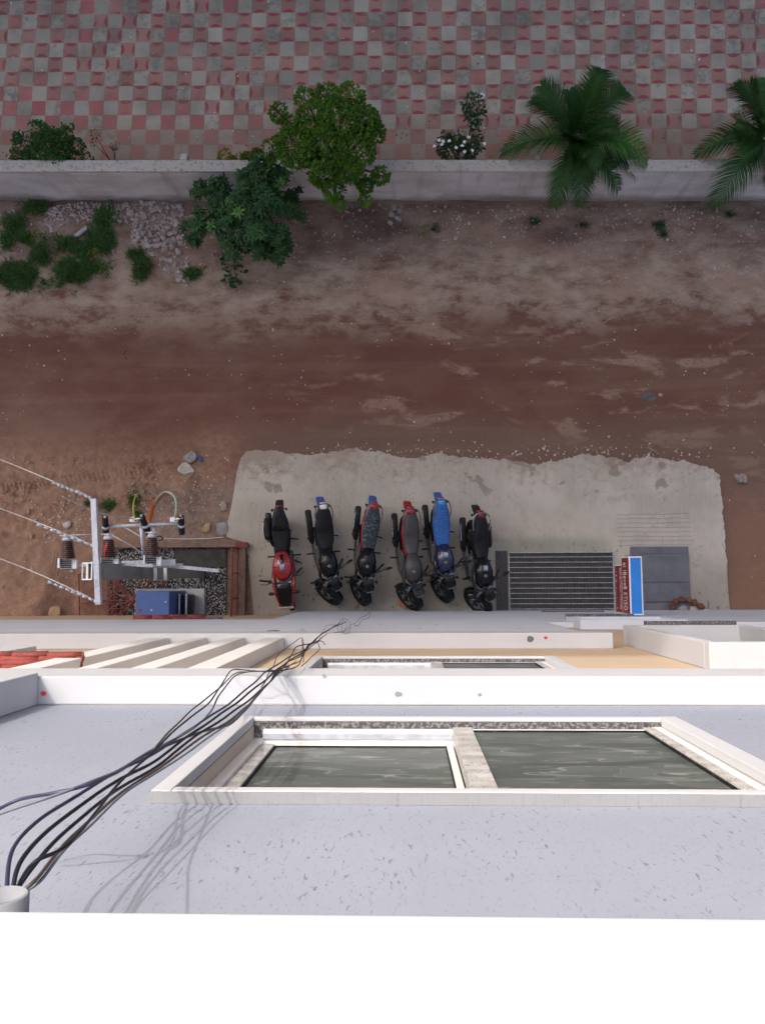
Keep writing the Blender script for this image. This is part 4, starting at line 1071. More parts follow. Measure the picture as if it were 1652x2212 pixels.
# pale chips and grit strewn about
it = []
for k in range(1500):
    x = rnd.uniform(-20, 1672); t = rnd.random()
    y = 445+180*rnd.random()**1.3 if t < .5 else rnd.uniform(620, 980)
    if t > .8: y = rnd.uniform(950, 1330)
    if 500 < x < 1575 and y > 985: 
        if rnd.random() < .85: continue
    if 160 < x < 540 and y > 1170: continue
    q = G(x, y); r = rnd.choice([.006, .007, .009, .011, .014, .02])*rnd.uniform(.8, 1.3)
    if noise.noise((q.x*.8, q.y*.8, 3)) < rnd.uniform(-.6, .25): continue
    zz = .036 if (500 < x < 1575 and y > 985) else hgt(q.x, q.y)
    it.append((q.x, q.y, zz+r*.3, r, .6))
for k in range(170):   # gathered along the broken edge of the concrete
    x = rnd.uniform(660, 1540); y = 985+rnd.gauss(0, 1)*9-8; q = G(x, y); r = rnd.uniform(.008, .028); it.append((q.x, q.y, .01, r, .6))
for (cx, cy, sx_, sy_, n_) in ((140, 1130, 30, 28, 160), (330, 1110, 40, 30, 120), (440, 1060, 40, 40, 70)):
    for k in range(n_):
        q = G(cx+rnd.gauss(0, sx_), cy+rnd.gauss(0, sy_)); r = rnd.uniform(.008, .024); it.append((q.x, q.y, hgt(q.x, q.y)+.004, r, .7))
scatter('stone_chips', 'speck', it, 'stuff', 'pale stone chips strewn over the red earth road', 'stone chips')
it = []
for k in range(130):
    q = G(rnd.uniform(0, 1652), rnd.uniform(2, 345)); r = rnd.choice([.006, .008, .012, .02])*rnd.uniform(.8, 1.2); it.append((q.x, q.y, .033, r, .4))
scatter('litter_flecks', 'white_plastic', it, 'stuff', 'pale flecks of litter lying on the chequered plaza', 'flecks')
it = []
for k in range(2600):
    x = rnd.uniform(-10, 1662); y = 447+abs(rnd.gauss(0, 1))*75
    q = G(x, y)
    if noise.noise((q.x*1.4, q.y*2.0, 11)) < rnd.uniform(-.35, .25): continue
    r = rnd.choice([.006, .008, .008, .011, .015, .022, .03])*rnd.uniform(.7, 1.3); it.append((q.x, q.y, hgt(q.x, q.y)+r*.25, r, .6))
scatter('bank_grit', 'rubble_stone', it, 'stuff', 'loose gravel and clods on the bank along the boundary wall', 'gravel')
it = []
for (cx, cy, sx_, sy_, n_) in ((700, 330, 110, 45, 90), (560, 470, 70, 70, 80), (100, 330, 60, 15, 40), (1240, 330, 100, 60, 60), (990, 310, 50, 40, 30), (1000, 170, 500, 110, 60)):
    for k in range(n_):
        q = G(cx+rnd.gauss(0, sx_), cy+rnd.gauss(0, sy_)); z_ = .034 if q.y > Ywl0(q.x)+.25 else (hgt(q.x, q.y)+.01)
        if Ywl0(q.x)-.05 < q.y < Ywl0(q.x)+.25: continue
        it.append((q.x, q.y, z_, rnd.uniform(.012, .024), .15))
scatter('fallen_leaves', 'dead_wood', it, 'stuff', 'dry brown leaves fallen below the trees', 'fallen leaves')
# twigs
def twig(pts, r, label, mat='dry_twig'):
    P_ = [G(x, y) for x, y in pts]; P_ = [Vector((p.x, p.y, (.04 if zc else hgt(p.x, p.y))+.012)) for p, zc in zip(P_, [0]*len(P_))]
    m = MB(); m.tube(smooth_path(P_, 3), r, 6); o = m.build('twig', mat); tag(o, label, 'twig'); return o
twig([(1302, 699), (1315, 690), (1327, 682)], .010, 'pale straight twig lying on the red road, right of centre')
twig([(1395, 984), (1408, 972), (1398, 960)], .008, 'short curved twig at the upper edge of the concrete')
twig([(1397, 966), (1412, 973), (1425, 982)], .008, 'dry twig at the right part of the edge of the concrete')
twig([(272, 883-125), (266, 768), (275, 777)], .009, 'thin dark twig on the road at left', 'bark')
twig([(200, 462), (215, 472), (222, 480)], .012, 'pale stick leaning from the weeds under the wall', 'dry_twig')
twig([(1757-110, 560), (1640, 572)], .01, 'short pale stick near the right edge under the wall')
twig([(1514, 605), (1509, 628)], .014, 'short thick pale stick lying in the silt at right')

# ---------------------------------------------------------------- foliage
def leafs(m, P, d, up, L, wd, shade, fold=.25, droop=.15, kind=0):
    d = d.normalized(); s_ = d.cross(up)
    if s_.length < 1e-4: s_ = d.orthogonal()
    s_.normalize(); u = s_.cross(d).normalized()
    a = P; t1 = P+d*L*.35-u*0; t2 = P+d*L*.7-u*L*droop*.4; tip = P+d*L-u*L*droop
    V_ = [a, t1+s_*wd*.5+u*wd*fold, t2+s_*wd*.42+u*wd*fold, tip, t2-s_*wd*.42+u*wd*fold, t1-s_*wd*.5+u*wd*fold, t1, t2]
    m.add(V_, [(0, 1, 6), (1, 2, 7, 6), (2, 3, 7), (3, 4, 7), (4, 5, 6, 7), (5, 0, 6)], False, None, shade)
def rvec(r): 
    while True:
        v = Vector((r.uniform(-1, 1), r.uniform(-1, 1), r.uniform(-1, 1)))
        if .05 < v.length < 1: return v
def crown(name, mat, clumps, base, L, wd, dens, parent_name, label, cat, seed=1, rosette=False, trunk_r=.05, bark='bark', young_top=False, group=None, loose=0):
    r = random.Random(seed); root = empty(parent_name, base); tag(root, label, cat, group)
    base = Vector(base); m = MB(); tw = MB()
    cs = []
    for cl in clumps:
        px, py, rp, z = cl[:4]; ct = G(px, py, z); R_ = rp/FPX*(HC-z)*1.0; cs.append((ct, R_, cl[4] if len(cl) > 4 else 0))
    tw_pts = []
    cen = sum((c_[0] for c_ in cs), Vector())/len(cs)
    for ct, R_, sh in cs:
        mid = base.lerp(ct, .5)+Vector((0, 0, .15*(ct-base).length))+Vector((r.uniform(-.08, .08), r.uniform(-.08, .08), 0))
        pts = smooth_path([base-base, (mid-base)*.55+Vector((0, 0, .1)), mid-base, ct-base], 4)
        k = len(pts); tw.tube(pts, [trunk_r*(1-.8*i/(k-1)) for i in range(k)], 7)
        nb = max(3, int(R_*14))
        for _ in range(nb):
            e = ct+rvec(r)*R_*.9; tw.tube([ct-base, (ct.lerp(e, .5)+Vector((0, 0, .03)))-base, e-base], [trunk_r*.2, trunk_r*.14, trunk_r*.06], 5)
        n_ = int(dens*R_*R_)
        if rosette:
            for _ in range(n_):
                v = rvec(r); 
                if v.z < -.4: v.z = -v.z
                v = v.normalized()*r.uniform(.35, 1.0); c0 = ct+Vector((v.x*R_, v.y*R_, v.z*R_*.75)); ax_ = (v+Vector((0, 0, .7))).normalized()
                o1 = ax_.orthogonal().normalized(); o2 = ax_.cross(o1); sh0 = r.random()*.75; nl = r.randint(7, 11); ph = r.random()*6
                if r.random() < .07: sh0 = .86+.14*r.random()
                for q in range(nl):
                    a = 2*math.pi*q/nl+ph; dd = o1*math.cos(a)+o2*math.sin(a)+ax_*r.uniform(.05, .7)
                    leafs(m, c0-base, dd, ax_, L*r.uniform(.7, 1.2), wd*r.uniform(.8, 1.2), min(1, max(0, sh0+r.uniform(-.15, .15))), .18, .25)
        else:
            for _ in range(n_):
                v = rvec(r)
                v = v.normalized()*(abs(v.length)**.45)
                sub = noise.noise((ct+v*R_)*4.5)
                if sub < -.10 and r.random() < .9: continue
                p = ct+Vector((v.x*R_, v.y*R_, v.z*R_*.8)); dd = v+rvec(r)*1.1; dd.z -= .1
                up = Vector((r.uniform(-.6, .6), r.uniform(-.6, .6), 1))
                s_ = .35+.35*noise.noise(p*3+Vector((seed, 0, 0)))+r.uniform(-.2, .25)+sh
                leafs(m, p-base, dd, up, L*r.uniform(.6, 1.25), wd*r.uniform(.7, 1.2), min(1, max(0, s_)), .2, .15)
    tw.build('trunk', bark, root); m.build('crown', mat, root)
    return root
Ywl = lambda x: (ms @ Vector((x, wf, 0))).y
def behind(px, dy=.45):    # foot of a plant growing just behind the boundary wall
    x = G(px, 345).x; return (x, Ywl(x)+.22+dy, .03)
T1 = [(755, 212, 34, 2.7, .15), (705, 205, 26, 2.6, .25), (658, 212, 22, 2.5, .3), (735, 255, 52, 2.8, .05), (785, 265, 38, 2.7, 0), (680, 262, 44, 2.7, .1), (603, 243, 22, 2.4, 0), (628, 268, 20, 2.4, 0), (640, 315, 48, 2.5, 0), (700, 322, 52, 2.7, 0), (765, 320, 48, 2.6, 0), (806, 285, 26, 2.4, .05), (592, 322, 26, 2.2, -.05), (700, 372, 34, 2.2, 0), (750, 365, 30, 2.3, 0), (722, 410, 24, 2.0, .1), (730, 440, 16, 1.9, .2), (790, 430, 13, 1.8, .1), (790, 400, 16, 1.9, 0), (822, 378, 20, 2.0, 0), (778, 385, 14, 2.0, 0)]
bt = behind(735, .35)
crown('t', 'leaf_lime', T1, bt, .062, .046, 11500, 'leafy_tree', 'bright lime green tree with rounded leaves spilling over the boundary wall', 'tree', 3, trunk_r=.06)
T2 = [(560, 355, 26, 1.7), (600, 385, 34, 1.6), (540, 385, 30, 1.7), (475, 398, 22, 1.6), (430, 405, 20, 1.3), (470, 430, 32, 1.4), (520, 440, 40, 1.7), (575, 440, 42, 1.7), (620, 445, 26, 1.3), (440, 478, 32, 1.2), (490, 490, 40, 1.5), (550, 500, 42, 1.5), (595, 505, 34, 1.3), (505, 540, 28, 1.1), (590, 550, 28, 1.0), (560, 535, 24, 1.0), (612, 535, 18, .9), (650, 415, 10, .9), (632, 425, 16, 1.0), (640, 465, 14, .9), (415, 515, 16, .9), (405, 490, 12, .9)]
bq = G(560, 448); crown('t', 'leaf_dark', T2, (bq.x, bq.y, .08), .15, .055, 260, 'broadleaf_shrub', 'large dark green shrub with long glossy leaves on the road side of the wall', 'shrub', 5, rosette=True, trunk_r=.05)
bq = G(508, 575); crown('t', 'leaf_dark', [(500, 565, 20, .45), (508, 590, 20, .35), (500, 605, 14, .2), (515, 616, 13, .2)], (bq.x, bq.y, .04), .10, .07, 1200, 'creeper', 'small leafy creeper trailing down onto the road below the large dark shrub', 'shrub', 6, trunk_r=.012)
T3 = [(55, 310, 30, 1.3), (75, 275, 16, 1.4), (125, 310, 32, 1.35), (95, 320, 34, 1.3), (85, 280, 20, 1.4), (100, 295, 26, 1.4), (135, 290, 24, 1.4), (120, 325, 32, 1.3), (75, 335, 24, 1.2), (165, 315, 18, 1.2), (158, 338, 18, 1.1), (190, 342, 12, 1.1), (35, 335, 14, 1.1), (150, 275, 10, 1.4), (40, 300, 10, 1.3)]
crown('t', 'leaf_bush', T3, behind(110, .35), .055, .034, 11000, 'bush', 'bush with thin small leaves behind the wall at the far upper left', 'bush', 8, trunk_r=.025)
T4 = [(205, 288, 10, 1.2), (198, 305, 8, 1.2), (250, 312, 11, 1.0), (245, 318, 8, 1.0)]
crown('t', 'leaf_bush', T4, behind(275, .2), .045, .03, 2600, 'sapling', 'bare twiggy sapling with a few leaf tufts beside the upper left bush', 'sapling', 9, trunk_r=.018)
T5 = [(487, 338, 16, 1.1, .3), (512, 345, 16, 1.1, .25), (535, 342, 14, 1.1, 0), (555, 335, 14, 1.2, -.1)]
crown('t', 'leaf_yellow', T5, behind(505, .25), .055, .04, 22000, 'bush', 'small yellow green bush behind the wall left of the lime green tree', 'bush', 10, trunk_r=.02)
T6 = [(1022, 225, 23, 1.6), (1027, 245, 22, 1.5), (965, 320, 20, 1.1), (1000, 335, 24, 1.1), (1018, 268, 10, 1.3), (1025, 285, 9, 1.2), (960, 302, 17, 1.2), (985, 300, 20, 1.3), (1010, 318, 24, 1.2), (985, 330, 24, 1.1), (1035, 310, 12, 1.1)]
fl = crown('t', 'leaf_dark', T6, behind(1000, .3), .085, .032, 6000, 'flowering_shrub', 'slender shrub dotted with white flowers behind the wall', 'shrub', 11, trunk_r=.02)
m = MB(); r_ = random.Random(5)
for (px, py) in ((1014, 204), (1040, 203), (1041, 210), (1032, 212), (1044, 206), (948, 302), (957, 305), (954, 311), (1003, 306), (998, 314), (1003, 327), (1020, 325), (1046, 310), (970, 304), (985, 318), (1012, 296), (1030, 232), (938, 315)):
    c0 = G(px, py, 1.55 if py < 280 else 1.4)-fl.location
    for q in range(5):
        a = 6.283*q/5+r_.random(); leafs(m, c0, Vector((math.cos(a), math.sin(a), .25)), Vector((0, 0, 1)), .042, .032, .5, .05, .1)
m.build('blossom', 'petal', fl)

def palm(name_label, base, crown_pt, fronds, seed):
    r = random.Random(seed); root = empty('palm_tree', base); tag(root, name_label, 'palm', 'palms behind the boundary wall')
    base = Vector(base); cp = Vector(crown_pt)
    m = MB(); pts = [Vector((0, 0, 0)), (cp-base)*.5, cp-base]
    tp = smooth_path(pts, 6); m.tube(tp, [.10-.045*i/(len(tp)-1)+(.008 if i % 2 else 0) for i in range(len(tp))], 10); m.build('trunk', 'bark', root)
    for (tx, ty, tz, arch, shd) in fronds:
        tip = G(tx, ty, tz); d = tip-cp
        mid = cp.lerp(tip, .5)+Vector((0, 0, arch))
        P_ = []
        for i in range(25):
            t = i/24; P_.append(cp*(1-t)**2+mid*2*t*(1-t)+tip*t*t)
        f = MB(); P0 = [p-base for p in P_]
        f.tube(P0, [.014*(1-t/26) for t in range(25)], 5); f.at = [.75]*len(f.v)
        f2 = f
        N_ = 54; Ls = (tip-cp).length
        for i in range(N_):
            t = .10+.90*i/N_; k = t*24; i0 = min(23, int(k)); p = P_[i0].lerp(P_[i0+1], k-i0); dr = (P_[i0+1]-P_[i0]).normalized()
            side = dr.cross(Vector((0, 0, 1))).normalized(); up = side.cross(dr).normalized()
            ll = Ls*.35*(math.sin(math.pi*min(1, .12+t*.86))**.7)+.05
            for sg in (-1, 1):
                sweep = .55+.7*t
                dd = side*sg+dr*sweep+up*(.35-.25*t)+rvec(r)*.08
                L = ll*r.uniform(.88, 1.08); dd.normalize()
                e = p+dd*L; e.z -= L*.22; md_ = p+dd*L*.5+Vector((0, 0, L*.04))
                w_ = .0085; nn = dd.cross(up).normalized()*w_
                f2.add([p-nn-base, p+nn-base, md_+nn*1.1-base, e-base, md_-nn*1.1-base], [(0, 1, 2, 4), (4, 2, 3)], False, None, min(1, max(0, shd+r.uniform(-.15, .15))))
        f2.build('frond', 'leaf_palm', root)
    return root
bp1 = behind(1232, .35); cp1 = G(1238, 310, 1.5)
palm('feathery green palm in full view leaning over the boundary wall', bp1, cp1,
     [(1300, 148, 2.0, .75, .25), (1292, 163, 2.6, .4, .3), (1352, 195, 2.1, .8, .35), (1168, 185, 2.4, .5, .4), (1148, 215, 1.9, .5, .3), (1083, 330, 1.2, .7, .35), (1400, 352, 1.3, .95, .85), (1360, 330, 1.6, .8, .7), (1385, 368, .9, .6, .2),
      (1196, 448, .9, .6, .4), (1252, 447, .8, .75, .35), (1335, 413, .9, .7, .3), (1290, 360, 1.7, .5, .55), (1190, 300, 2.6, .2, .9), (1270, 330, 2.2, .5, .4), (1225, 350, 1.3, .3, .2), (1275, 395, 1.1, .5, .25), (1230, 195, 2.2, .4, .3), (1236, 290, 2.9, .1, .5), (1255, 300, 2.8, .12, .35), (1222, 312, 2.7, .12, .3), (1330, 270, 2.2, .5, .2)], 3)
bp2 = behind(1640, .35); cp2 = G(1640, 300, 1.6)
palm('dark green palm cut off by the right edge of the photo', bp2, cp2,
     [(1585, 185, 2.2, .5, .2), (1620, 178, 2.5, .4, .3), (1500, 335, 1.3, .75, .3), (1535, 448, .9, .75, .35), (1590, 260, 2.6, .3, .55), (1655, 170, 2.6, .4, .6), (1660, 400, .9, .6, .3), (1720, 300, 1.2, .7, .4), (1700, 420, .9, .6, .4), (1600, 330, 2.1, .4, .4), (1640, 250, 2.7, .3, .6), (1710, 200, 2.2, .5, .4), (1570, 300, 1.8, .4, .25), (1625, 350, 1.5, .35, .3)], 4)

# weeds and grass tufts
def grass(patches, label, seed, name='grass', mat='grass_blade', h=.15):
    r = random.Random(seed); m = MB()
    for (px, py, rx, ry, n_) in patches:
        for _ in range(n_):
            a = r.uniform(0, 6.283); k = min(1.7, abs(r.gauss(0, .62))); x, y = px+rx*k*math.cos(a), py+ry*k*math.sin(a)
            q = G(x, y)
            if noise.noise((q.x*3.2, q.y*3.2, seed))+.5*noise.noise((q.x*9, q.y*9, seed)) < -.32+.44*k: continue
            z = hgt(q.x, q.y)-.005; b0 = Vector((q.x, q.y, z)); sh = r.uniform(0, .8)+(.2 if r.random() < .05 else 0)
            for _k in range(2):
                dd = Vector((r.uniform(-1, 1), r.uniform(-1, 1), r.uniform(.3, 1.1))); leafs(m, b0, dd, Vector((r.random()-.5, r.random()-.5, .6)), h*r.uniform(.5, 1.4), h*.10, min(1, sh), .1, .3)
    return tag(m.build(name, mat), label, 'grass', None, 'stuff')
grass([(50, 600, 52, 28, 3000), (15, 600, 30, 26, 900), (85, 590, 22, 30, 1000), (165, 592, 40, 36, 3200), (205, 540, 30, 40, 2100), (230, 500, 24, 48, 2300), (190, 570, 40, 40, 900), (150, 535, 26, 26, 800), (314, 580, 26, 28, 1700), (300, 555, 16, 20, 400), (418, 596, 20, 14, 300), (95, 555, 16, 40, 700), (40, 490, 26, 26, 600), (20, 525, 16, 26, 300), (85, 450, 30, 14, 500), (60, 520, 30, 14, 300)], 'patches of grass and weeds on the bank below the wall at upper left', 2)
grass([(925, 497, 30, 14, 350), (1155, 483, 20, 9, 120), (1418, 490, 24, 16, 260), (1430, 510, 12, 8, 90), (1570, 468, 14, 8, 80), (1255, 490, 14, 8, 60)], 'thin tufts of weeds along the foot of the boundary wall', 3, 'weed_tufts', 'leaf_dark', .08)
grass([(240, 1092, 32, 16, 700), (290, 1080, 26, 22, 500), (300, 1110, 18, 14, 250), (190, 1088, 14, 14, 100)], 'patch of bright grass behind the crossarm of the electricity pole', 4, 'grass', 'grass_blade', .07)
for i, (px, py, s_, lb) in enumerate(((95, 515, 22, 'light green leafy weed with a pale spot of litter, left of the grass patches'), (70, 505, 14, 'small yellow green weed near the left edge below the wall'), (225, 575, 20, 'light green leafy weed on top of the middle grass patch'), (205, 550, 14, 'small bright weed between the rubble and the grass'), (245, 470, 18, 'leafy weed right beside the rubble heap'), (915, 495, 14, 'round leaved pale weed at the foot of the wall in mid photo'))):
    q = G(px, py); crown('w', 'leaf_bush' if i % 2 == 0 else 'leaf_yellow', [(px-s_*.4, py, s_*.6, .25, .2), (px+s_*.4, py-s_*.3, s_*.6, .28, .25), (px, py+s_*.6, s_*.5, .2, .2)], (q.x, q.y, hgt(q.x, q.y)), .055, .034, 2600, 'weed', lb, 'weed', 40+i, trunk_r=.006, bark='stem_green')

# ---------------------------------------------------------------- transformer yard
yd = empty('transformer_enclosure', (0, 0, 0)); tag(yd, 'low walled and fenced transformer yard filled with gravel beside the building', 'enclosure')
def gq(x, y, z=0): return G(x, y, z)
A = gq(236, 1180); B = gq(488, 1335)
bx('gravel_bed', 'gravel', A.x, B.x, -1.0, A.y, -.02, .045, yd)
A2 = gq(170, 1180, .22); B2 = gq(534, 1172, .22); B3 = gq(534, 1180, .22)
m = MB(); m.box(gq(236, 1175, .22).x, B2.x, B3.y-.02, B2.y, -.05, .20); m.build('low_wall', 'brown_mortar', yd, .015)
m = MB(); w0 = gq(516, 1200, .2).x; m.box(w0, gq(530, 1200, .2).x, -.9, B3.y-.021, -.05, .19); m.build('low_wall', 'brown_mortar', yd, .015)
bx('red_coping', 'rust_iron', gq(508, 1172, .24).x, gq(534, 1172, .24).x, B3.y-.03, B2.y+.01, .201, .235, yd)
# dark oil-stained slab and pale plinth
A = gq(376, 1186, .08); B = gq(486, 1225, .08); bx('dark_slab', 'pit_dark', A.x, B.x, B.y, A.y, .0, .08, yd)
A = gq(291, 1272, .16); B = gq(441, 1326, .16); bx('plinth', 'plinth_concrete', A.x, B.x, -.75, A.y, .0, .16, yd, .01)
# fence strip: mesh panels between rusty posts
def mesh_panel(m, o, u, v, nu, nv, t=.003):
    for i in range(nu+1):
        p = o+u*(i/nu); m.tube([p, p+v], t, 4, False)
    for j in range(nv+1):
        p = o+v*(j/nv); m.tube([p, p+u], t, 4, False)
fz = .75
fe = empty('wire_fence', (0, 0, 0)); tag(fe, 'rusty mesh fence along the right side of the transformer yard', 'fence')
xa = gq(497, 1200, fz).x; ya = gq(497, 1182, fz).y
xb = gq(514, 1200, .2).x
for k in range(4):
    y = ya-(ya+.85)*k/3; m = MB(); m.tube([(xb, y, .1), (xa+.05, y, fz)], .014, 6); m.build('post', 'rust_iron', fe)
m = MB(); m.tube([(xa+.04, ya, fz), (xa+.04, -.85, fz)], .02, 6); m.tube([(xb, ya, .22), (xb, -.85, .22)], .016, 6); m.build('rail', 'rust_iron', fe)
m = MB(); mesh_panel(m, Vector((xb, ya, .22)), Vector((0, -.85-ya, 0)), Vector((xa+.04-xb, 0, fz-.22)), 46, 12, .0025); m.build('mesh', 'rust_iron', fe)
# rusty cable lattice on the left of the yard (fallen fence with wire web)
lp = empty('fallen_fence', (0, 0, 0)); tag(lp, 'rust coloured mesh fence panel lying on the sand left of the blue cabinet', 'fence')
o_ = gq(170, 1240, .12); u_ = gq(255, 1237, .12)-o_; v_ = gq(172, 1345, .14)-o_
m = MB(); mesh_panel(m, o_+Vector((0, 0, .03)), u_, v_, 30, 36, .0022); m.build('mesh', 'rust_iron', lp)
m = MB(); m.tube([o_, o_+u_], .012, 6); m.tube([o_, o_+v_], .012, 6); m.tube([o_+u_, o_+u_+v_], .012, 6); m.tube([o_+v_*.62, o_+v_*.55+u_], .014, 6); m.build('panel_frame', 'rust_iron', lp)
# tangle of red-brown pipes and cables
tg = MB(); r_ = random.Random(9)
hub = gq(290, 1296, .5); hub2 = gq(258, 1258, .35)
for k in range(11):
    a = 6.283*k/11+.2; e = gq(262+46*math.cos(a), 1292+46*math.sin(a), .1)
    tg.tube(smooth_path([hub, hub.lerp(e, .5)+Vector((r_.uniform(-.05, .05), r_.uniform(-.05, .05), .1)), e], 4), .011, 6)
for k in range(7):
    a = gq(236+r_.uniform(0, 30), 1246+r_.uniform(-4, 8), .4); b__ = gq(236+r_.uniform(0, 40), 1338, .1); c__ = gq(238+r_.uniform(-4, 44), 1290+r_.uniform(-10, 10), .35)
    tg.tube(smooth_path([a, c__, b__], 5), .014, 6)
for k in range(6):
    y = 1256+k*15; tg.tube([gq(240, y, .3), gq(292, y+r_.uniform(-6, 6), .35)], .009, 6)
for k in range(12):
    tg.tube(smooth_path([gq(296+k*6, 1270, .3), gq(300+k*6+r_.uniform(-8, 8), 1255+r_.uniform(-6, 6), .45), gq(310+k*6+r_.uniform(-9, 9), 1244, .15)], 4), .010, 6)
tag(tg.build('cable_tangle', 'rust_iron'), 'tangle of rusty red brown rods and cables between the pole and the blue cabinet', 'cable tangle')
# blue cabinet
cab = empty('electrical_cabinet', (0, 0, .16)); tag(cab, 'blue painted electrical cabinet standing on a pale plinth against the building', 'cabinet')
zt = 1.25; A = gq(294.5, 1277, zt); B = gq(366, 1277, zt)
bx('body', 'cabinet_blue', A.x+.01, B.x-.005, -.66, A.y-.01, 0, zt-.16-.02, cab, .006)
bx('roof', 'cabinet_blue', A.x, B.x, -.67, A.y, zt-.18, zt-.155, cab, .006)
q = gq(359, 1301, zt); m = MB(); m.lathe([(.001, 0), (.022, 0), (.022, .02), (.001, .02)], 'Z', (q.x, q.y, zt-.155), 12); m.build('lifting_eye', 'yellow_hose', cab)
q = gq(328, 1318, zt); m = MB(); m.lathe([(.001, 0), (.014, 0), (.014, .02), (.001, .02)], 'Z', (q.x, q.y, zt-.155), 12); m.build('bolt', 'white_plastic', cab)
q = gq(302, 1317, zt); m = MB(); m.lathe([(.001, 0), (.016, 0), (.016, .02), (.001, .02)], 'Z', (q.x, q.y, zt-.155), 12); m.build('bolt', 'red_mark', cab)
# cooling fin rack
rk = empty('cooling_fins', (0, 0, .16)); tag(rk, 'rack of dark cooling fins standing right of the blue cabinet', 'cooling rack')
X0 = B.x+.02; X1 = gq(405, 1290, .75).x; Y1 = gq(400, 1284, .75).y
m = MB()
for k in range(11):
    y = Y1-k*.052; m.box(X0, X1, y-.006, y+.006, .12, .60)
m.build('fin', 'navy_paint', rk)
m = MB(); m.tube([(X1-.02, Y1+.01, .60), (X1-.02, Y1-.54, .60)], .02, 8); m.tube([(X0+.03, Y1+.01, .60), (X0+.03, Y1-.54, .60)], .02, 8); m.build('header_pipe', 'galvanised', rk)
m = MB(); m.box(X0+.02, X1-.02, Y1-.5, Y1-.02, 0, .13); m.build('foot', 'engine_metal', rk)

# ---------------------------------------------------------------- electricity pole: twin channel pole with one long crossarm
pl = empty('electricity_pole', (0, 0, 0)); 
base = gq(437, 1238); pl.location = (base.x, base.y, 0); tag(pl, 'grey steel beam pole rising towards the camera with a long galvanised crossarm', 'utility pole')
topz = 6.05; tp_ = G(188, 1234, topz)
ht = Vector((tp_.x-base.x, tp_.y-base.y, topz))
Mz = Matrix.Identity(4)
zax = ht.normalized(); xax = Vector((1, 0, 0)); xax = (xax-zax*xax.dot(zax)).normalized(); yax = zax.cross(xax)
Mp = Matrix((( *[xax[0], yax[0], zax[0]], 0), (*[xax[1], yax[1], zax[1]], 0), (*[xax[2], yax[2], zax[2]], 0), (0, 0, 0, 1)))
Lp = ht.length
m = MB()     # H section: two flanges and a web
m.box(-.065, .065, -.112, -.100, 0, Lp, Mp); m.box(-.065, .065, .100, .112, 0, Lp, Mp); m.box(-.008, .008, -.0995, .0995, 0, Lp-.001, Mp)
m.box(.058, .064, -.0994, .0994, 0, Lp-.05, Mp)
po_ = m.build('beam', 'pole_paint', pl)
m = MB(); m.box(-.067, .067, -.115, -.098, Lp-.03, Lp+.004, Mp); m.box(-.067, .067, .098, .115, Lp-.03, Lp+.004, Mp); m.box(-.012, .012, -.0975, .0975, Lp-.03, Lp+.003, Mp); m.box(.052, .067, -.0976, .0976, Lp-.03, Lp+.002, Mp); m.box(-.067, -.058, -.0977, .0977, Lp-.03, Lp+.0015, Mp)
m.build('pole_head', 'white_plastic', pl)
BL = Vector((base.x, base.y, 0))
ca_, cb2 = G(203.5, 1078, topz+.05), G(213.5, 1306, topz+.05)
def Lo(v): return v-BL
m = MB(); u_ = (cb2-ca_); sd = Vector((.055, 0, 0))
Mx = Matrix.Translation(Lo(ca_)) @ u_.to_track_quat('Y', 'Z').to_matrix().to_4x4(); lu = u_.length
m.box(-.036, .036, 0, lu, .03, .038, Mx); m.box(-.036, -.030, 0, lu, -.03, .0299, Mx); m.box(.030, .036, 0, lu, -.03, .0299, Mx)
m.build('crossarm', 'galvanised', pl, .002)
m = MB()
for t in (.01, .44, .61, .97):
    m.box(-.042, .042, lu*t-.012, lu*t+.012, .0382, .045, Mx)
m.build('clamp', 'galvanised', pl)
# long horizontal channels fixed along the pole
def bar(name, pts, r, mat='galvanised', par=pl, n=8):
    m_ = MB(); m_.tube([Lo(p) for p in pts], r, n); return m_.build(name, mat, par)
def chan(x0_, y0_, x1_, y1_, z, w_, mat='galvanised', h=.05):
    a_, b__ = G(x0_, y0_, z), G(x1_, y1_, z); u = b__-a_; M_ = Matrix.Translation(Lo(a_)) @ u.to_track_quat('X', 'Z').to_matrix().to_4x4()
    m_ = MB(); m_.box(0, u.length, -w_, w_, 0, .008, M_); m_.box(0, u.length, -w_, -w_+.008, -h, -.001, M_); m_.box(0, u.length, w_-.008, w_, -h, -.001, M_)
    return m_.build('channel_arm', mat, pl)
chan(131, 1225, 232, 1217, 5.0, .02); chan(195, 1216, 330, 1222, 4.9, .022); chan(262, 1219, 379, 1215, 4.3, .05); chan(300, 1222, 395, 1222, 4.1, .035); chan(380, 1224, 472, 1233, 2.8, .03)
for x_ in (335, 357):
    bar('step_bar', [G(x_, 1222, 3.6), G(x_+.5, 1254, 3.6)], .03, 'sign_frame')
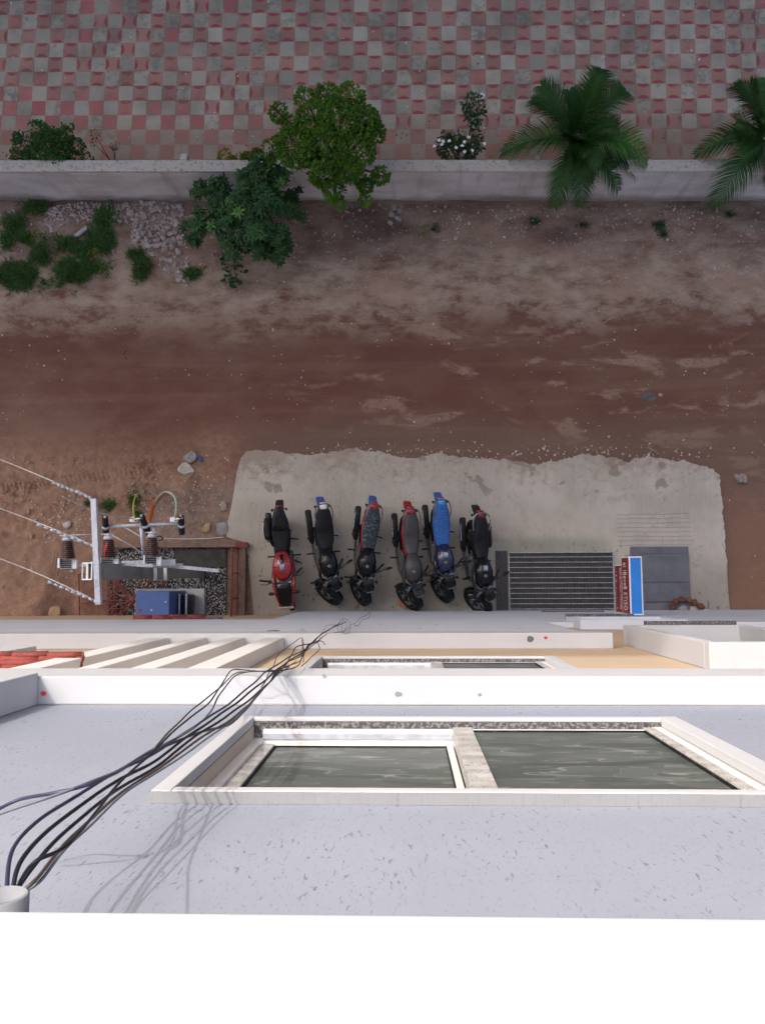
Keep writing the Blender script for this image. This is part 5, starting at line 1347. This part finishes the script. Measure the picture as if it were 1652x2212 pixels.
# pin insulators: brown ribbed bells pointing outwards on white base boxes
def ribbed(m_, p0, p1, r0, r1, ribs, M_=None):
    u = p1-p0; L_ = u.length; Q = Matrix.Translation(p0) @ u.to_track_quat('Z', 'Y').to_matrix().to_4x4()
    prof = [(.001, 0)]
    for i in range(ribs):
        t = i/ribs; t2 = (i+.45)/ribs; ra = r0+(r1-r0)*t
        prof += [(ra*.72, L_*t), (ra*1.0, L_*(t+.12/ribs)), (ra*1.02, L_*(t+.4/ribs)), (ra*.74, L_*(t+.85/ribs))]
    prof += [(r1*.6, L_), (.001, L_)]
    m_.lathe(prof, 'Z', (0, 0, 0), 18, Q)
ins = []
for (x_, y0_, y1_, lb) in ((147, 1206, 1163, 'brown ribbed insulator at the left end of the arm, left of the crossarm'), (236, 1204, 1160, 'brown ribbed insulator between the crossarm and the thin post, with a red wire'), (330, 1200, 1156, 'brown ribbed insulator right of the thin upright post')):
    z = 5.1 if x_ < 300 else 4.6
    a_ = G(x_, y0_, z); b__ = G(x_-2, y1_, z+.05)
    t = empty('pin_insulator', a_); tag(t, lb, 'insulator', 'brown pin insulators on the pole')
    m = MB(); ribbed(m, Vector((0, 0, 0)), (b__-a_)*.86, .105, .08, 9); m.build('bell', 'insulator_glaze', t)
    m = MB(); e = (b__-a_); ribbed(m, e*.87, e*1.12, .068, .05, 1); m.build('cap', 'galvanised', t)
    m = MB(); m.tube([e*1.05, e*1.2], .02, 8); m.tube([e*1.12+Vector((-.09, 0, .02)), e*1.12+Vector((.09, 0, .02))], .012, 6); m.build('terminal', 'wire_alu', t)
    m = MB(); m.box(-.12, .12, -.15, -.02, -.07, -.01); m.box(-.13, -.10, -.14, -.0, -.009, .05); m.build('bracket', 'sign_frame', t, .004)
    m = MB()
    for k in range(4): m.box(-.09, .05, -.14+.03*k, -.125+.03*k, -.009, .03)
    m.build('coil', 'black_plastic', t)
bar('wire_lead', [G(228, 1205, 5.2), G(226, 1190, 5.25), G(232, 1172, 5.3)], .012, 'red_mark')
# surge arresters on a second bar
arz = 4.5
bar('arrester_bar', [G(232, 1137, arz), G(395, 1131, arz)], .028)
bar('arrester_post', [G(304, 1130, arz+.03), G(311, 1206, arz-.05)], .03); bar('arrester_post', [G(331, 1135, arz-.04), G(334, 1165, arz-.1)], .026)
for (x0_, y0_, x1_, y1_, lb) in ((227, 1118, 229, 1157, 'black ribbed surge arrester at the left end of the thin bar'), (306, 1115, 322, 1155, 'tilted black ribbed surge arrester in the middle of the thin bar'), (391, 1115, 393, 1153, 'black ribbed surge arrester at the right end of the thin bar')):
    a_ = G(x0_, y0_, arz+.15); b__ = G(x1_, y1_, arz-.12); t = empty('surge_arrester', a_); tag(t, lb, 'arrester', 'black surge arresters')
    m = MB(); u = b__-a_; ribbed(m, Vector((0, 0, 0)), u*.47, .042, .048, 7); ribbed(m, u*.55, u*1.0, .048, .046, 7); m.build('housing', 'arrester_polymer', t)
    m = MB(); m.tube([u*.46, u*.56], .055, 10); m.tube([-u*.06, u*.01], .02, 8); m.build('band', 'galvanised', t)
for x_ in (294, 381):
    a_ = G(x_, 1122, arz+.15); t = empty('clamp_fitting', a_); tag(t, 'small silver clamp fitting at the %s arrester' % ('middle' if x_ < 300 else 'right'), 'clamp')
    m = MB(); m.tube([(-.10, -.01, 0), (.10, .02, .01)], .012, 6); m.box(-.09, -.02, -.04, .03, -.02, .02); m.tube([(-.06, .04, 0), (.0, -.05, .01), (.05, .03, 0)], .008, 6); m.build('clamp_body', 'wire_alu', t, .004)
# hoses rising to the arresters
def hose(name, pts, r, mat, label, cat='hose'):
    m = MB(); m.tube(smooth_path([G(*p) for p in pts], 6), r, 8); return tag(m.build(name, mat), label, cat)
hose('hose', [(290, 1119, 4.6), (288, 1098, 3.6), (290, 1080, 2.6), (296, 1066, 1.0), (297, 1075, .05)], .014, 'yellow_hose', 'thin yellow hose curving up to the middle clamp')
hose('hose', [(320, 1130, 3.9), (326, 1108, 2.6), (332, 1090, 1.2), (345, 1074, .4), (352, 1066, .06)], .045, 'orange_hose', 'thick orange hose running down behind the thin bar')
hose('hose', [(377, 1120, 4.6), (381, 1100, 4.4), (378, 1076, 4.2), (366, 1064, 4.0), (353, 1064, 3.6), (340, 1078, 2.2), (330, 1100, 1.0)], .018, 'pale_green_hose', 'pale green hose arching above the right arrester')
hose('wire', [(312, 1093, .3), (330, 1084, .2), (322, 1070, .08)], .01, 'orange_hose', 'short orange wire lying by the thick orange hose', 'wire')
# overhead conductors with strain fittings
def conductor(x0_, y0_, x1_, y1_, z0_, z1_, label, frac=.42):
    a_, b__ = G(x0_, y0_, z0_), G(x1_, y1_, z1_); b__ = a_+(b__-a_)*1.5; t = empty('overhead_wire', a_); tag(t, label, 'wire', 'overhead conductors ending on the pole')
    u = b__-a_; m = MB(); pts = [u*k/12+Vector((0, 0, -.25*math.sin(math.pi*k/12))) for k in range(13)]
    m.tube(pts, .0075, 6); m.build('conductor', 'wire_alu', t)
    m = MB(); L_ = u.length; n_ = 9; e = (u*(frac/1.5))
    for k in range(n_):
        c0 = e*(k/n_)+Vector((0, 0, -.01)); c1 = e*((k+.7)/n_); m.tube([c0, c1], [.02, .013] if k % 2 else [.013, .026], 7)
    m.tube([Vector((0, 0, .0)), e*.4+Vector((.0, .03, .0))], .008, 5)
    m.build('strain_fitting', 'galvanised', t)
conductor(199, 1077, -10, 990, topz+.05, topz+.1, 'upper overhead wire running to the upper left from the crossarm tip')
conductor(206, 1181, -10, 1098, topz+.05, topz+.1, 'middle overhead wire running left from the centre of the crossarm', .6)
conductor(212, 1301, -10, 1209, topz+.05, topz+.1, 'lowest overhead wire running left from the near tip of the crossarm', .5)
hose('wire', [(135, 1072, 5.9), (175, 1092, 5.6), (215, 1108, 5.3), (262, 1116, 4.9), (296, 1122, 4.6)], .009, 'wire_alu', 'pale jumper wire from the upper conductor to the middle clamp', 'wire')
hose('wire', [(240, 1155, 4.4), (262, 1167, 4.4), (288, 1182, 4.3), (310, 1197, 4.2)], .010, 'wire_alu', 'jumper wire slanting down to the arm', 'wire')
hose('wire', [(265, 1137, 3.0), (285, 1148, 3.0), (305, 1160, 3.0)], .012, 'wire_alu', 'short pale wire behind the thin bar', 'wire')
hose('wire', [(128, 1157, 5.0), (180, 1155, 5.0), (232, 1153, 4.8)], .008, 'wire_alu', 'thin pale wire running left from the left arrester', 'wire')
hose('wire', [(334, 1162, 4.3), (345, 1158, 4.3), (352, 1165, 4.2), (342, 1168, 4.2)], .009, 'black_plastic', 'black loop of wire by the short post', 'wire')
hose('wire', [(355, 1163, .3), (400, 1164, .1), (450, 1163, .05), (485, 1160, .03)], .007, 'white_plastic', 'thin white wire lying on the ground right of the yard posts', 'wire')
for k in range(4):
    hose('wire', [(97+k*8, 1292-k*2, .12), (108+k*8, 1240-k*3, .12), (116+k*7, 1190+k, .12)], .006, 'rock_tan' if k % 2 else 'dry_twig', '%s of four thin rods lying on the sand left of the pole' % ['leftmost', 'second from left', 'third from left', 'rightmost'][k], 'rod')['group'] = 'thin rods on the sand'

# ---------------------------------------------------------------- cables hanging down the front of the building
pc_ = F(8, 1960, .49)
pp = empty('cable_pipe', (pc_.x-.005, -.56, pc_.z)); tag(pp, 'white plastic pipe mouth under the parapet at left, cables coming out of it', 'pipe')
m = MB(); m.lathe([(.040, -.14), (.040, .085), (.035, .088), (.035, -.14)], 'Y', (0, 0, 0), 28, closed=True); m.build('tube', 'plaster_grey', pp)
def cable(name, pts, r, mat, label):
    P_ = [F(x, y, d) for x, y, d in pts]; S_ = smooth_path(P_, 8)
    S_ = [p+Vector((noise.noise(p*3)*.006, noise.noise(p*3+Vector((5, 0, 0)))*.006, 0)) for p in S_]
    m_ = MB(); m_.tube(S_, r*.62, 8); return tag(m_.build(name, mat), label, 'cable', 'cables hanging down the building front')
def bundle(dx, dy, sd, wob=0):
    """main run, photo pixels with distance in front of the camera's plumb line"""
    base_ = [(28+dx*.4, 1952, .56), (34+dx, 1922, .54), (58+dx*1.2, 1872+dy*1.2, .52), (112+dx*1.1, 1808+dy*1.2, .51), (185+dx*.8, 1752+dy, .505), (262+dx*.6, 1692+dy*.8, .50), (345+dx*.2, 1645+dy*.7, .50), (425+dx*.2, 1590+dy*.7, .49), (510, 1530+dy*.6, .485), (570, 1475+dy*.55, .48), (620, 1430+dy*.4, .475)]
    return [(x+wob*math.sin(i*1.3+sd), y+wob*.8*math.cos(i*1.7+sd), d+.008*math.sin(i+sd)) for i, (x, y, d) in enumerate(base_)]
tailp = [(655, 1405, .47), (685, 1378, .47), (712, 1360, .46), (735, 1345, .46)]
cable('cable', bundle(-22, -30, 1, 3)+tailp, .0068, 'cable_navy', 'thick navy cable, uppermost of the bundle where it leaves the pipe')
cable('cable', bundle(-6, -12, 2, 4)+[(650, 1412, .47), (672, 1392, .47), (700, 1366, .46), (728, 1352, .46), (748, 1344, .45)], .0072, 'cable_black', 'black cable in the middle of the bundle')
cable('cable', bundle(8, 5, 3, 5)+[(640, 1398, .48), (680, 1388, .47), (705, 1370, .46)], .0068, 'cable_black', 'black cable below the middle of the bundle')
cable('cable', bundle(20, 16, 4, 6)+[(645, 1420, .47), (668, 1400, .47), (690, 1385, .47), (702, 1392, .47)], .006, 'cable_brown', 'brown cable along the lower edge of the bundle')
cable('cable', bundle(24, 24, 5, 4), .005, 'cable_grey', 'thin pale grey cable along the lower edge of the bundle')
cable('cable', [(28, 1950, .52), (42, 1905, .49), (75, 1860, .45), (130, 1835, .45), (170, 1800, .45), (235, 1720, .47), (300, 1650, .47), (345, 1612, .48), (400, 1560, .48), (450, 1520, .48), (478, 1480, .49), (500, 1450, .49), (530, 1448, .49), (590, 1452, .48), (640, 1440, .48), (652, 1415, .48), (653, 1382, .48)], .0055, 'cable_black', 'thin black cable crossing in front of the bundle')
cable('cable', [(20, 1950, .52), (5, 1930, .50), (-30, 1890, .45)], .008, 'cable_navy', 'navy cable bending out of the pipe to the left edge')
cable('cable', [(-20, 1757, .52), (40, 1728, .50), (110, 1716, .48), (175, 1703, .47), (228, 1682, .47), (300, 1640, .51), (380, 1605, .50), (440, 1580, .50), (500, 1562, .50), (535, 1528, .50), (575, 1480, .49), (625, 1440, .48)], .0065, 'cable_navy', 'dark cable coming in from the left edge to join the bundle')
cable('cable', [(-20, 1765, .52), (40, 1745, .50), (115, 1722, .48), (200, 1690, .47), (280, 1650, .51), (330, 1622, .51), (395, 1590, .50), (450, 1545, .50), (475, 1500, .50), (510, 1460, .49), (548, 1450, .49)], .006, 'cable_grey', 'pale grey cable coming in from the left edge')
cable('cable', [(335, 1618, .49), (370, 1580, .48), (420, 1530, .48), (470, 1490, .48), (510, 1455, .48), (545, 1452, .48), (600, 1448, .48), (640, 1428, .48)], .005, 'cable_brown', 'brown cable looping above the bundle near the white ledge')
cable('cable', [(565, 1485, .48), (590, 1440, .48), (600, 1415, .47), (625, 1395, .47), (652, 1378, .47), (655, 1400, .47), (650, 1425, .47), (618, 1440, .47), (570, 1470, .47)], .0045, 'cable_brown', 'brown cable sticking up in a loop at the second ledge')
for i, pts in enumerate(([(690, 1380, .46), (705, 1352, .46), (728, 1350, .45), (738, 1338, .45), (748, 1348, .45), (742, 1366, .45), (730, 1362, .45), (733, 1342, .45)],
                         [(720, 1368, .46), (745, 1362, .45), (757, 1350, .45), (752, 1340, .45), (741, 1338, .45), (739, 1365, .45), (752, 1368, .45), (758, 1354, .45)],
                         [(755, 1350, .45), (768, 1346, .39), (778, 1335, .39), (790, 1330, .39), (800, 1322, .38), (797, 1334, .39), (782, 1340, .39), (772, 1352, .39), (765, 1348, .39)],
                         [(650, 1440, .47), (672, 1420, .47), (690, 1400, .47), (680, 1385, .47), (660, 1400, .47), (655, 1430, .47)])):
    cable('cable', pts, .0032+.0004*i, 'cable_black', ('thin black wire knotted over itself at the %s' % ['first coil above the dark stain', 'right side of the coil', 'far tip of the hanging cables', 'level of the second ledge']) if 0 else 'thin black wire knotted %s' % ['at the left side of the dangling coil', 'at the right side of the dangling coil', 'at the far tip of the hanging cables', 'beside the bundle at the second ledge'][i])
